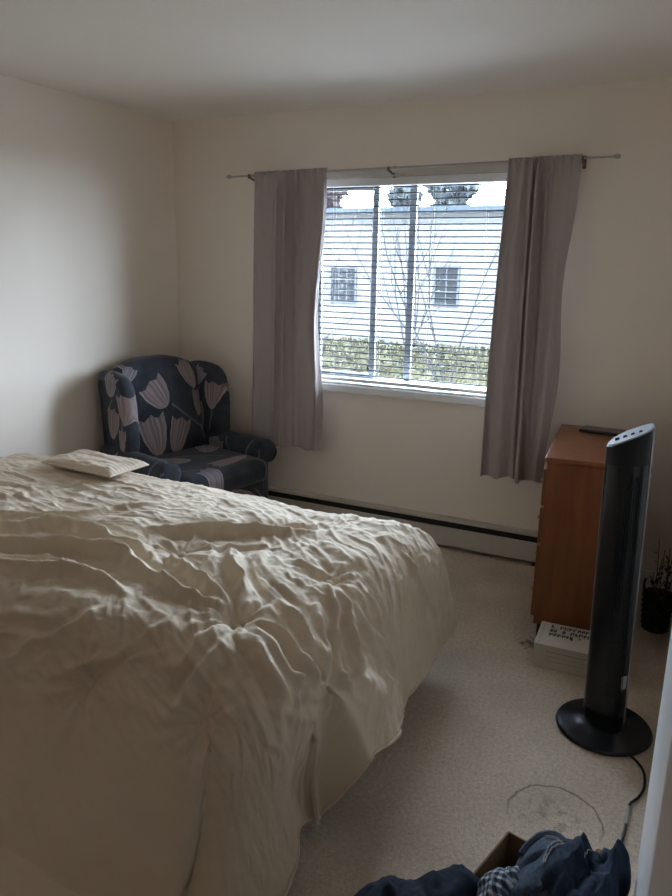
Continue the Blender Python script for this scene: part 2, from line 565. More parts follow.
b = bmesh.new(); box(b, -.6, .6, -.016, .016, .012, .034, .003)
obj('bottom_rail', b, MTRIM, t)
b = bmesh.new()
for xx in (-.45, -.15, .15, .45):
    for yy in (-.0185, .0185): tube(b, [(xx, yy, .02), (xx, yy, z_top)], .0006, 4)
obj('ladder_cords', b, MTRIM, t)
b = bmesh.new(); tube(b, [(-.197, -.024, z_top), (-.2, -.026, .6), (-.204, -.024, .125)], .0014, 5)
cdv = obj('pull_cord', b, MTRIM, t)
b = bmesh.new(); lathe(b, [(0, .128), (.004, .126), (.008, .104), (.006, .098), (0, .098)], 10, (-.204, -.024, 0))
obj('cord_tassel', b, MBLK, cdv, True)

# ------------------------------------------------------------------ curtain rod
MROD = plain('cream_metal', (0.42, 0.39, 0.34, 1), 0.4, 0.4, var=0.03)
t = thing('curtain_rod', 'thin cream telescoping curtain rod above the window', 'curtain rod', (1.565, -.08, 2.10))
tilt = .0078
def rz_(x): return (x - 1.565) * tilt
b = bmesh.new(); tube(b, [(x - 1.565, 0, rz_(x)) for x in (.62, 1.565, 2.50)], .0075, 10)
obj('outer_tube', b, MROD, t, True)
for xs in ((.485, .63), (2.49, 2.645)):
    b = bmesh.new(); tube(b, [(x - 1.565, 0, rz_(x)) for x in xs], .005, 8)
    obj('inner_tube', b, MROD, t, True)
MDK = plain('dull_brass', (0.16, 0.13, 0.09, 1), 0.45, 0.4, 0.3)
for x in (.475, 2.652):
    b = bmesh.new(); lathe(b, [(0, -.016), (.008, -.014), (.011, -.004), (.011, .006), (.006, .014), (0, .015)], 14, (x - 1.565, 0, rz_(x)), 'X')
    obj('finial', b, MROD, t, True)
for x in (.624, 1.505, 2.495):
    b = bmesh.new(); X = x - 1.565; Z = rz_(x)
    box(b, X - .009, X + .009, .072, .078, Z - .040, Z + .020, .002)
    tube(b, [(X, .075, Z - .02), (X, .03, Z - .02), (X, .0, Z - .012)], .005, 8)
    box(b, X - .008, X + .008, -.013, .013, Z - .016, Z - .0085, .002)
    box(b, X - .008, X + .008, -.016, -.0105, Z - .016, Z + .008, .002)
    br = obj('bracket', b, MDK, t)
    for dz in (.014, -.034):
        b = bmesh.new(); lathe(b, [(0, .0705), (.004, .071), (.004, .073)], 8, (X, 0, Z + dz), 'Y')
        obj('screw', b, MDK, br)

# ------------------------------------------------------------------ curtains
def curtain_mat():
    g = G('mauve_grey_satin', 0.5, 0.35)
    co = g.coord((1, 1, 1))
    xyz = g.n('ShaderNodeMapping'); 
    st = g.n('ShaderNodeMapping'); st.inputs['Scale'].default_value = (1, 1, .02)
    g.l(co, st.inputs[0])
    f = g.noise(st.outputs[0], 260, 3)
    g.color(g.ramp(f, [(0.3, (0.36, 0.31, 0.30, 1)), (0.7, (0.39, 0.335, 0.325, 1))]))
    g.b.inputs['Sheen Weight'].default_value = 0.15
    hz = g.n('ShaderNodeMapping'); hz.inputs['Scale'].default_value = (1, 1, 6)
    g.l(co, hz.inputs[0])
    g.bump(g.math('ADD', g.noise(hz.outputs[0], 9, 4), g.math('MULTIPLY', f, .15)), 0.25, 0.008)
    return g.m
MCUR = curtain_mat()
def curtain(label, xt, xb, zt, zb, folds, edge, seed, ret=False):
    cx = (xt[0] + xt[1]) / 2
    t = thing('curtain', label, 'curtain', (cx, -.08, zb[0]), 0, None)
    nu, nv = 220, 110
    U, V = np.meshgrid(np.linspace(0, 1, nu), np.linspace(0, 1, nv), indexing='ij')   # V: 0 top, 1 bottom
    x = (xt[0] + (xt[1] - xt[0]) * U) * (1 - V) + (xb[0] + (xb[1] - xb[0]) * U) * V
    zt_ = zt[0] + (zt[1] - zt[0]) * U
    zb_ = zb[0] + (zb[1] - zb[0]) * U + .006 * np.sin(U * 17 + seed)
    z = zt_ * (1 - V) + zb_ * V
    y = np.zeros_like(x)
    fade = np.clip(V / .06, 0, 1) ** .7
    for (u0, u1, w0, w1, d0, d1) in folds:       # centre, width, depth at top and bottom
        uc = u0 + (u1 - u0) * V + .008 * np.sin(V * 5 + u0 * 20)
        wd = w0 + (w1 - w0) * V
        dp = d0 + (d1 - d0) * V
        q = (U - uc) / wd
        y -= dp * np.exp(-q ** 2) * fade
        x -= .35 * dp * q * np.exp(-q ** 2) * fade * 1.2   # pinch sides in
    y += .012 * fbm(U * 3, V * 1.6, seed, 2) * fade + .002 * fbm(U * 12, V * 14, seed + 5, 3) * fade
    # gathers on the rod pocket
    gat = np.exp(-((V) / .05) ** 2)
    y -= gat * (.006 * np.sin(U * 75 + 2 * np.sin(U * 9)) + .006)
    y -= np.where(V < .05, .010 * np.exp(-((V - .018) / .012) ** 2), 0)   # bulge over the rod
    x += edge(U, V)
    y = np.minimum(y, .045)
    if ret: y = y + .062 * np.exp(-(U / .045) ** 2)
    P = np.stack([x - cx, y - .024, z - zb[0]], -1)
    o = mobj('panel', grid_mesh('panel', P), MCUR, t, True, 180)
    md = o.modifiers.new('thick', 'SOLIDIFY'); md.thickness = .004; md.offset = 1
    # stitched bottom hem
    hb = bmesh.new()
    row = P[:, int(nv * .945)]
    tube(hb, [tuple(p + np.array((0, -.0012, 0))) for p in row[2:-2:3]], .0011, 4)
    obj('hem_stitching', hb, MCUR, t)
    return t
def edgeL(U, V):
    return .012 * np.sin(V * 9) * np.clip((U - .85) / .15, 0, 1) - .03 * np.clip((U - .8) / .2, 0, 1) * np.exp(-((V - .45) / .3) ** 2)
curtain('mauve grey curtain left of the window above the armchair', (.636, 1.150), (.592, 1.138), (2.108, 2.114), (.497, .505),
        [(.12, .13, .16, .20, .012, .02), (.40, .40, .045, .06, .035, .035), (.53, .545, .028, .05, .05, .085), (.64, .66, .022, .03, .04, .02),
         (.84, .80, .11, .12, .018, .03), (.965, .955, .03, .04, .02, .055)], edgeL, 3, True)
def edgeR(U, V):
    return .014 * np.sin(V * 11 + .6) * np.clip((U - .8) / .2, 0, 1) - .006 * V * np.clip((.2 - U) / .2, 0, 1) + .03 * np.sin(V * PI) * np.clip((.4 - U) / .4, 0, 1) * -.5
curtain('mauve grey curtain right of the window behind the chest of drawers', (2.150, 2.487), (2.128, 2.474), (2.118, 2.122), (.495, .505),
        [(.03, .02, .03, .05, .03, .05), (.22, .24, .12, .18, .02, .05), (.36, .50, .022, .035, .05, .03), (.46, .57, .03, .035, .055, .085), (.60, .66, .02, .03, .035, .0),
         (.82, .83, .14, .17, .018, .05)], edgeR, 7)

# ------------------------------------------------------------------ baseboard heater
MHEAT = plain('cream_enamel', (0.52, 0.48, 0.42, 1), 0.45, 0.4, var=0.03)
t = thing('baseboard_heater', 'long cream baseboard heater below the window', 'heater', (1.25, 0, 0))
L0, L1 = -1.05, 1.205
b = bmesh.new()
box(b, L0, L1, -.008, -.001, .02, .185, .001)
box(b, L0, L1, -.052, -.004, .178, .186, .002)                     # top hood
box(b, L0, L1, -.060, -.052, .168, .186, .002)
obj('back_panel', b, MHEAT, t)
b = bmesh.new()
box(b, L0, L1, -.070, -.064, .028, .135, .002)
box(b, L0, L1, -.070, -.056, .131, .137, .002); box(b, L0, L1, -.066, -.052, .024, .030, .002)
obj('front_cover', b, MHEAT, t)
b = bmesh.new(); box(b, L0, L1 - .005, -.060, -.055, .135, .170)  # black strip across the slot, standing in for the shade inside it
obj('slot_shade', b, MBLK, t)
b = bmesh.new(); box(b, L1 - .004, L1 + .025, -.073, -.001, .015, .188, .003)
obj('end_cap', b, MHEAT, t)
b = bmesh.new(); tube(b, [(L0 + .02, -.03, .07), (L1 - .02, -.03, .07)], .011, 10)
pp = obj('heating_pipe', b, plain('copper', (0.4, 0.2, 0.12, 1), 0.4, 0.5, 1.0), t, True)
b = bmesh.new()
for i in range(150): xx = L0 + .05 + i * (L1 - L0 - .1) / 149; box(b, xx, xx + .0012, -.05, -.012, .045, .1)
obj('fins', b, MALU, pp)
for xx in (L0 + .03, -.2, .55, L1 - .02):
    obj('foot_bracket', newbox(xx - .012, xx + .012, -.062, -.003, 0, .026), MBLK, t)
# ------------------------------------------------------------------ comforter shape (sheet coordinates a = along the bed, b = across)
BX, BN, BF = 2.11, -2.37, -1.38        # flat top: foot end, camera side, far side
ZT, RR = 0.60, 0.20
D_FOOT, D_NEAR, D_FAR = 0.54, 1.04, 0.50
def sstep(x, a, b):
    t = np.clip((x - a) / (b - a), 0, 1); return t * t * (3 - 2 * t)
def drape(A, B):
    qx = np.minimum(A, BX); qy = np.clip(B, BN, BF)
    ox = A - qx; oy = B - qy
    d = np.hypot(ox, oy)
    dd = np.maximum(d, 1e-9)
    ux, uy = ox / dd, oy / dd
    phi = np.arctan2(np.abs(uy), ux)                      # 0 = foot, pi/2 = side
    near = oy < 0
    side_len = np.where(near, D_NEAR, D_FAR)
    drect = ((np.maximum(np.cos(phi), 0) / D_FOOT) ** 5 + (np.sin(phi) / side_len) ** 5) ** (-1 / 5)
    ph = np.degrees(phi)
    over = (ox > 0) & (B < BF)
    wc = np.where(over, 1 - sstep(B, -2.34, -2.28), 0.0)          # where the long side drop wraps round the foot corner
    s_n = sstep(ph, 15, 90)
    dm = np.where(near, .66 + (D_NEAR - .66) * s_n, np.where(over, D_FOOT + (.66 - D_FOOT) * wc, D_FOOT + (D_FAR - D_FOOT) * sstep(ph, 20, 70)))
    dm = dm - np.where(over, .03 * np.exp(-((B + 2.13) / .2) ** 2) * (1 - wc), 0)
    # foot hem wanders a little; it tucks up toward the far corner
    dm = dm + np.where(ph < 40, .012 * np.sin(qy * 9.0) , 0)
    d = d * dm / np.maximum(drect, 1e-6)
    fl = np.where(near, 9 + 20 * sstep(ph, 15, 90), np.where(over, (14 + 24 * (1 - sstep(B, -2.30, -1.75))) * (1 - wc) + 9 * wc, 15))
    th = np.radians(90 - fl)
    arc = RR * th
    on = d < arc
    e = np.maximum(d - arc, 0)
    fr = np.radians(fl)
    hor = np.where(on, RR * np.sin(np.minimum(d / RR, 1.6)), RR * np.sin(th) + e * np.sin(fr))
    drop = np.where(on, RR * (1 - np.cos(d / RR)), RR * (1 - np.cos(th)) + e * np.cos(fr))
    hor = hor * (np.abs(ux) ** 4 + np.abs(uy) ** 4 + 1e-9) ** (-.125 * near)      # squarer corner on the camera side
    hor = hor - .04 * np.where(over, wc, 0) * sstep(drop, .12, .45) - .04 * near * (1 - sstep(ph, 10, 90)) * sstep(drop, .12, .45)
    # corner crease: the side drop folds in under the foot puff
    tuck = np.where(over | near, np.exp(-((B + 2.265) / .07) ** 2) * (ox > 0) * (1 - near), 0) * sstep(drop, .17, .45)
    hor = hor - .075 * tuck
    # wide soft folds in the long side drop
    hang = sstep(drop, .1, .5)
    hor = hor + np.where(near, 1, 0) * sstep(ph, 30, 90) * hang * (.028 * np.sin(A * 7.2 + 1.2 * drop * 3) + .016 * np.sin(A * 13.1 + 2))
    hor = hor + (1 - sstep(ph, 20, 40)) * hang * .014 * np.sin(B * 11 + .5)
    z = ZT - drop
    # rests on the carpet where it is long enough
    z = np.maximum(z, .035)
    X = qx + ux * hor; Y = qy + uy * hor
    return X, Y, z
def dome(A, B):
    """thick filling and the sleeper's leftover lumps, added along the normal"""
    inn = np.clip(np.minimum(np.minimum(BX + .15 - A, B - (BN - .15)), (BF + .15) - B) / .35, 0, 1)
    h = .022 * inn + .012 * fbm(A * 2.1, B * 2.3, 21, 3)
    h = h + .05 * np.exp(-((A - 2.50) / .11) ** 2 - ((B + 2.12) / .13) ** 2)
    return h
FOLDS = [
    ([(0.036, -2.229), (0.543, -1.909), (0.627, -1.817), (0.735, -1.605)], 0.03, 0.012),
    ([(0.088, -2.257), (0.712, -2.048), (0.852, -2.01), (1.009, -1.881), (1.062, -1.782), (1.237, -1.656)], 0.03, 0.014),
    ([(0.243, -2.349), (0.834, -2.15), (0.968, -2.036), (1.102, -2.036), (1.225, -2.036), (1.295, -2.067), (1.411, -2.055), (1.543, -2.118)], 0.035, 0.03),
    ([(0.38, -2.425), (0.957, -2.251), (1.248, -2.147), (1.408, -2.14), (1.531, -2.191), (1.729, -2.238)], 0.035, 0.03),
    ([(0.441, -2.463), (1.035, -2.318), (1.21, -2.261), (1.344, -2.273), (1.461, -2.257)], 0.03, 0.018),
    ([(0.482, -2.489), (1.094, -2.365), (1.234, -2.343), (1.318, -2.305), (1.49, -2.308), (1.615, -2.343)], 0.035, 0.026),
    ([(1.353, -1.862), (1.589, -1.751), (1.787, -1.618), (1.875, -1.532)], 0.03, 0.016),
    ([(1.347, -1.909), (1.633, -1.763), (1.895, -1.649)], 0.035, 0.028),
    ([(1.677, -1.909), (1.729, -1.903), (1.857, -1.824)], 0.018, 0.01),
    ([(1.706, -1.925), (1.831, -2.055), (1.927, -2.156), (1.983, -2.257)], 0.028, 0.024),
    ([(1.513, -2.052), (1.624, -2.093), (1.714, -2.134), (1.886, -2.219), (1.965, -2.27)], 0.03, 0.022),
    ([(1.65, -2.216), (1.764, -2.261), (1.936, -2.276)], 0.03, 0.022),
    ([(1.948, -1.912), (2.029, -1.9), (2.108, -1.903)], 0.025, 0.014),
    ([(2.035, -2.308), (2.169, -2.311), (2.213, -2.33), (2.268, -2.337)], 0.028, 0.026),
    ([(2.07, -2.337), (2.16, -2.375), (2.236, -2.406), (2.286, -2.349)], 0.028, 0.026),
    ([(2.096, -2.191), (2.195, -2.238), (2.277, -2.28)], 0.025, 0.018),
    ([(2.026, -2.359), (2.047, -2.435), (2.026, -2.508), (1.977, -2.656)], 0.03, 0.014),
    ([(1.988, -2.352), (1.98, -2.432), (1.965, -2.504), (1.886, -2.555)], 0.03, 0.014),
    ([(2.067, -2.359), (2.143, -2.406), (2.201, -2.441), (2.251, -2.454), (2.286, -2.476)], 0.04, 0.03),
    ([(2.184, -2.352), (2.248, -2.34), (2.344, -2.299)], 0.022, 0.018),
    ([(2.163, -2.115), (2.292, -2.235), (2.367, -2.27)], 0.024, 0.02),
    ([(2.219, -2.029), (2.335, -2.109), (2.437, -2.178)], 0.022, 0.018),
    ([(2.245, -1.972), (2.367, -2.01), (2.542, -2.124)], 0.022, 0.016),
    ([(2.332, -1.979), (2.484, -1.903), (2.606, -1.957)], 0.02, 0.012),
    ([(2.332, -2.213), (2.461, -2.245)], 0.02, 0.014),
    ([(2.219, -2.387), (2.262, -2.406), (2.309, -2.47)], 0.022, 0.018),
    ([(2.12, -1.976), (2.236, -2.096), (2.329, -2.191)], 0.022, 0.016),
    ([(2.137, -1.96), (2.242, -2.026), (2.341, -2.099)], 0.022, 0.016),
    ([(2.233, -1.896), (2.382, -1.9)], 0.02, 0.012),
    ([(2.178, -2.185), (2.257, -2.238), (2.312, -2.27)], 0.022, 0.016),
    ([(2.222, -1.542), (2.286, -1.558), (2.344, -1.57), (2.647, -1.459)], 0.016, 0.016),
    ([(1.385, -2.625), (1.54, -2.527), (1.61, -2.435)], 0.025, 0.014),
    ([(1.54, -2.653), (1.668, -2.58), (1.767, -2.527), (1.851, -2.413)], 0.025, 0.014),
    ([(0.613, -2.637), (1.286, -2.53), (1.406, -2.517), (1.51, -2.485)], 0.025, 0.012),
    ([(0.648, -2.717), (1.327, -2.587), (1.461, -2.568)], 0.025, 0.01),
    ([(1.729, -2.599), (1.907, -2.482)], 0.025, 0.008),
]
#@FOLDS@
BUTTONS = [(1.997, -2.302), (2.382, -2.286), (2.102, -1.925), (2.064, -2.644), (1.659, -2.647), (1.557, -1.998)]
#@BUTTONS@
def comforter_mesh():
    na, nb = 520, 430
    a = np.linspace(.035, BX + D_FOOT, na); bb = np.linspace(BN - D_NEAR, BF + D_FAR, nb)
    A, B = np.meshgrid(a, bb, indexing='ij')
    X, Y, Z = drape(A, B)
    P = np.stack([X, Y, Z], -1)
    gx = np.gradient(P, axis=0); gy = np.gradient(P, axis=1)
    N = np.cross(gx, gy); N /= np.maximum(np.linalg.norm(N, axis=-1, keepdims=True), 1e-9)
    h = dome(A, B)
    # traced fold ridges
    for pts, w_, ht in FOLDS:
        pts = np.array([tuple(p) for p in spline([(p[0], p[1], 0) for p in pts], 6)])[:, :2]
        x0, x1 = pts[:, 0].min() - .15, pts[:, 0].max() + .15
        y0, y1 = pts[:, 1].min() - .15, pts[:, 1].max() + .15
        ia = np.where((a > x0) & (a < x1))[0]; ib = np.where((bb > y0) & (bb < y1))[0]
        if len(ia) < 2 or len(ib) < 2: continue
        sa, sb = slice(ia[0], ia[-1] + 1), slice(ib[0], ib[-1] + 1)
        Q = np.stack([A[sa, sb], B[sa, sb]], -1)
        Q = Q + .008 * np.stack([vnoise(Q[..., 0] * 22, Q[..., 1] * 22, 5), vnoise(Q[..., 0] * 22, Q[..., 1] * 22, 6)], -1)
        best = np.full(Q.shape[:2], 9.0); tt = np.zeros(Q.shape[:2])
        nseg = len(pts) - 1
        for k in range(nseg):
            p, q = pts[k], pts[k + 1]
            v = q - p; L = v @ v + 1e-12
            t_ = np.clip(((Q - p) @ v) / L, 0, 1)
            dist = np.linalg.norm(Q - p - t_[..., None] * v, axis=-1)
            m_ = dist < best
            best = np.where(m_, dist, best); tt = np.where(m_, (k + t_) / nseg, tt)
        env = np.clip(np.sin(PI * np.clip(tt, .03, .97)), 0, 1) ** .6
        h[sa, sb] += 2.5 * ht * env * (np.exp(-(best / (.75 * w_)) ** 1.5) - .45 * np.exp(-(best / (2.2 * w_)) ** 2)) * np.clip((Z[sa, sb] - .15) / .2, .15, 1)
    # buttons pull the quilt down, short creases radiate from each
    rad = np.zeros_like(h)
    for i, (u, v) in enumerate(BUTTONS):
        dx, dy = A - u, B - v
        r_ = np.hypot(dx, dy); an = np.arctan2(dy, dx)
        h -= .026 * np.exp(-(r_ / .055) ** 2) + .006 * np.exp(-(r_ / .14) ** 2)
        c = np.sin(an * 7 + i * 1.7 + 3 * vnoise(an * 2, r_ * 4, i)) + .6 * np.sin(an * 13 + i)
        rad += .0050 * c * np.exp(-((r_ - .085) / .06) ** 2)
    h += rad
    # crinkles: run along the bed at the head half, fan out toward the foot
    hx = np.clip((A - .9) / 1.0, 0, 1)
    wob = .5 * fbm(A * 3, B * 3, 40, 2)
    def ridg(x, y, s): return 1 - np.abs(fbm(x, y, s, 3)) * 1.4
    lng = ridg(A * 1.9 + wob, B * 17 + wob * 2, 50)
    u1 = (A - 1.9) * .78 + (B + 1.7) * -.62; v1 = (A - 1.9) * .62 + (B + 1.7) * .78
    fan = ridg(u1 * 5 + wob, v1 * 19 + wob * 2, 60)
    top = 1 - sstep(ZT - Z, .10, .35)
    h += (.0055 * lng * (1 - .8 * hx) + .0050 * fan * (.25 + .95 * hx)) * (.22 + .78 * np.maximum(top, .9 * (A > BX) * (B > -2.3)))
    sharp = lambda x, y, s: np.clip(1 - np.abs(fbm(x, y, s, 2)) * 3.2, 0, 1) ** 1.6
    cr1 = sharp(A * 2.6 + wob * 1.5, B * 13 + wob * 2, 91) + .7 * sharp(A * 4 - B * 2 + wob, B * 18 + A * 3, 92)
    cr2 = sharp(u1 * 3.4 + wob * 1.5, v1 * 15 + wob * 2, 93) + .7 * sharp(u1 * 4 + v1 * 2, v1 * 21 - u1 * 3 + wob, 94)
    foot_ = np.maximum(top, .9 * (A > BX) * (B > -2.25))
    h += .0062 * (cr1 * (1 - hx) + cr2 * hx) * (.10 + .90 * foot_)
    h += .0024 * fbm(A * 30, B * 34, 70, 3) * (.3 + .7 * top)
    h += .005 * fbm(A * 3.5, B * 8, 80, 3)
    # flatten the disturbance at floor contact
    h *= np.clip((Z - .03) / .08, .15, 1)
    h *= 1 - .85 * np.exp(-((B + 2.28) / .08) ** 2) * sstep(A, 2.36, 2.46)
    P = P + N * h[..., None]
    P[..., 2] = np.maximum(P[..., 2], .030)
    return P, N, a, bb

def comforter_mat():
    g = G('cream_cotton', 0.85, 0.15)
    co = g.coord()
    f = g.noise(co, 3, 3)
    g.color(g.ramp(f, [(0.3, COMF_LO), (0.7, COMF_HI)]))
    g.b.inputs['Sheen Weight'].default_value = 0.1
    h = g.math('ADD', g.math('MULTIPLY', g.noise(co, 38, 5, .65), 1.0), g.math('MULTIPLY', g.noise(co, 700, 2), .12))
    g.bump(h, 0.35, 0.006)
    return g.m
COMF_LO = (0.58, 0.483, 0.365, 1); COMF_HI = (0.65, 0.55, 0.425, 1)
MCOMF = comforter_mat()
P, N, ga, gb = comforter_mesh()
t = thing('comforter', 'rumpled cream tufted comforter draped over the bed', 'comforter', (1.0, -1.87, 0))
P0 = np.array((1.0, -1.87, 0))
o = mobj('quilted_cover', grid_mesh('quilted_cover', P - P0), MCOMF, t, True, 180)
md = o.modifiers.new('thick', 'SOLIDIFY'); md.thickness = .010; md.offset = -1
def sheet(u, v):
    i = int(np.clip(np.searchsorted(ga, u), 1, len(ga) - 2)); j = int(np.clip(np.searchsorted(gb, v), 1, len(gb) - 2))
    return Vector(P[i, j] - P0), Vector(np.cross(P[i + 1, j] - P[i - 1, j], P[i, j + 1] - P[i, j - 1])).normalized()
for (u, v) in BUTTONS:
    c, n_ = sheet(u, v)
    bm = bmesh.new()
    lathe(bm, [(0, .006), (.008, .0055), (.0125, .003), (.0145, 0), (.012, -.004), (0, -.005)], 20)
    bo = obj('button', bm, MCOMF, t, True)
    bo.location = c + n_ * .004
    bo.rotation_euler = n_.to_track_quat('Z', 'Y').to_euler()
# stitched piping along the hem
hem = [sheet(ga[i], gb[1])[0] for i in range(3, len(ga) - 2, 3)] + [sheet(ga[-2], gb[j])[0] for j in range(2, len(gb) - 2, 3)] + [sheet(ga[i], gb[-2])[0] for i in range(len(ga) - 3, 2, -3)]
bm = bmesh.new(); tube(bm, hem, .0045, 6)
obj('piping', bm, MCOMF, t, True)

# ------------------------------------------------------------------ bed under it
MMATT = plain('mattress_ticking', (0.62, 0.60, 0.56, 1), 0.8, 0.15)
MTEAL = plain('dark_teal_fabric', (0.035, 0.065, 0.085, 1), 0.8, 0.15, var=.12, scale=20, bump=.2)
MFRM = plain('black_steel', (0.02, 0.02, 0.02, 1), 0.5, 0.4)
t = thing('bed', 'double bed with a dark teal box spring hidden under the cream comforter', 'bed', (1.0, -1.87, 0))
b = bmesh.new(); box(b, -.93, 1.05, -.55, .55, .34, .505, .05, 4); obj('mattress', b, MMATT, t, True)
b = bmesh.new(); box(b, -.94, 1.10, -.49, .53, .17, .338, .02, 3); obj('box_spring', b, MTEAL, t, True)
b = bmesh.new()
box(b, -.93, 1.05, -.53, -.49, .135, .168); box(b, -.93, 1.05, .49, .53, .135, .168); box(b, -.93, -.89, -.49, .49, .135, .168); box(b, 1.01, 1.05, -.49, .49, .135, .168)
obj('frame', b, MFRM, t)
for xx in (-.85, .95):
    for yy in (-.45, .45):
        b = bmesh.new(); lathe(b, [(.026, 0), (.028, .03), (.018, .035), (.018, .134)], 12, (xx, yy, 0)); obj('leg', b, MFRM, t, True)

# ------------------------------------------------------------------ pillow at the far side of the bed
def cushion(cx, cy, hx, hy, th, n=60, seed=1, power=5, pucker=.0025):
    u = np.linspace(-1, 1, n)
    Ux, Uy = np.meshgrid(u, u, indexing='ij')
    ed = np.clip((1 - np.abs(Ux) ** power) * (1 - np.abs(Uy) ** power), 0, 1)
    prof = ed ** .42
    # pillow ears: pull sides in between corners
    px = Ux * hx * (1 - .02 * (1 - Uy ** 2)); py = Uy * hy * (1 - .05 * (1 - Ux ** 2))
    wr = pucker * (np.sin(Ux * 40 + 3 * Uy) * np.exp(-((1 - np.abs(Uy)) / .18) ** 2) + np.sin(Uy * 34) * np.exp(-((1 - np.abs(Ux)) / .18) ** 2)) * np.sqrt(ed + .02)
    wr = wr + .007 * fbm(Ux * 2.5, Uy * 2.5, seed, 4) * prof
    top = np.stack([cx + px, cy + py, th * prof + wr], -1)
    bot = np.stack([cx + px, cy + py, -th * .7 * prof], -1)
    return top, bot
def cushion_mesh(name, *a, **k):
    top, bot = cushion(*a, **k)
    m1 = grid_mesh('x', top); m2 = grid_mesh('y', bot[::-1])
    bm = bmesh.new(); bm.from_mesh(m1); bm.from_mesh(m2)
    bpy.data.meshes.remove(m1); bpy.data.meshes.remove(m2)
    bmesh.ops.remove_doubles(bm, verts=bm.verts, dist=.0008)
    return bm
t = thing('pillow', 'flat cream pillow with a puckered piped edge on the bed beside the armchair', 'pillow', (.60, -1.42, .662), R(-3))
bm = cushion_mesh('case', 0, 0, .225, .12, .030)
po_ = obj('pillowcase', bm, MCOMF, t, True, 180)
bm = bmesh.new()
top, bot = cushion(0, 0, .225, .12, .030)
ring = [top[i, 0] for i in range(0, 60, 2)] + [top[-1, j] for j in range(0, 60, 2)] + [top[i, -1] for i in range(59, -1, -2)] + [top[0, j] for j in range(59, -1, -2)]
tube(bm, [tuple(p) for p in ring], .004, 6, False)
obj('piping', bm, MCOMF, t, True)
# ------------------------------------------------------------------ wing armchair
def tulip_group():
    """mask and shade of one printed tulip at the origin, about 1 unit tall, pointing up"""
    gr = bpy.data.node_groups.new('printed_tulip', 'ShaderNodeTree')
    for n_, ty in (('U', 'NodeSocketFloat'), ('V', 'NodeSocketFloat'), ('CU', 'NodeSocketFloat'), ('CV', 'NodeSocketFloat'), ('Angle', 'NodeSocketFloat'), ('Width', 'NodeSocketFloat'), ('Height', 'NodeSocketFloat')):
        gr.interface.new_socket(n_, in_out='INPUT', socket_type=ty)
    gr.interface.new_socket('Mask', in_out='OUTPUT', socket_type='NodeSocketFloat')
    gr.interface.new_socket('Shade', in_out='OUTPUT', socket_type='NodeSocketFloat')
    I = gr.nodes.new('NodeGroupInput'); O = gr.nodes.new('NodeGroupOutput')
    def m(op, a, b=None, c=None):
        nd = gr.nodes.new('ShaderNodeMath'); nd.operation = op
        for i, v in enumerate((a, b, c)):
            if v is None: continue
            if isinstance(v, (int, float)): nd.inputs[i].default_value = v
            else: gr.links.new(v, nd.inputs[i])
        return nd.outputs[0]
    o = I.outputs
    du = m('SUBTRACT', o['U'], o['CU']); dv = m('SUBTRACT', o['V'], o['CV'])
    ca = m('COSINE', o['Angle']); sa = m('SINE', o['Angle'])
    x = m('DIVIDE', m('ADD', m('MULTIPLY', du, ca), m('MULTIPLY', dv, sa)), o['Width'])
    y = m('DIVIDE', m('SUBTRACT', m('MULTIPLY', dv, ca), m('MULTIPLY', du, sa)), o['Height'])
    # cup: |x| < .5 * sqrt(bottom round) with three pointed petals on top
    yb = m('ADD', y, .5)
    wid = m('MULTIPLY', .5, m('POWER', m('MAXIMUM', 0.0, m('MULTIPLY', yb, m('SUBTRACT', 1.75, yb))), .5))
    ax = m('ABSOLUTE', x)
    side = m('LESS_THAN', ax, m('MULTIPLY', wid, 1.12))
    # petal tips: scalloped upper limit
    tri = m('ABSOLUTE', m('SUBTRACT', m('FRACT', m('ADD', m('MULTIPLY', x, 1.9), .5)), .5))
    lim = m('SUBTRACT', .50, m('MULTIPLY', tri, .24))
    up = m('LESS_THAN', y, lim)
    bo = m('GREATER_THAN', y, -.5)
    mask = m('MULTIPLY', m('MULTIPLY', side, up), bo)
    # petal shade: streaks fanning out, pale rims
    rim = m('SUBTRACT', 1.0, m('MINIMUM', 1.0, m('DIVIDE', m('ABSOLUTE', m('SUBTRACT', ax, m('MULTIPLY', wid, .45))), .05)))
    st = m('MULTIPLY', m('SINE', m('MULTIPLY', m('DIVIDE', x, m('MAXIMUM', .15, wid)), 16.0)), .16)
    edge = m('GREATER_THAN', ax, m('MULTIPLY', wid, .98))
    sh = m('ADD', m('ADD', m('ADD', .45, st), m('MULTIPLY', rim, .35)), m('ADD', m('MULTIPLY', y, -.25), m('MULTIPLY', edge, .35)))
    gr.links.new(mask, O.inputs['Mask']); gr.links.new(sh, O.inputs['Shade'])
    return gr
TULIP = tulip_group()
NAVY_LO, NAVY_HI = (0.030, 0.034, 0.046, 1), (0.050, 0.056, 0.072, 1)
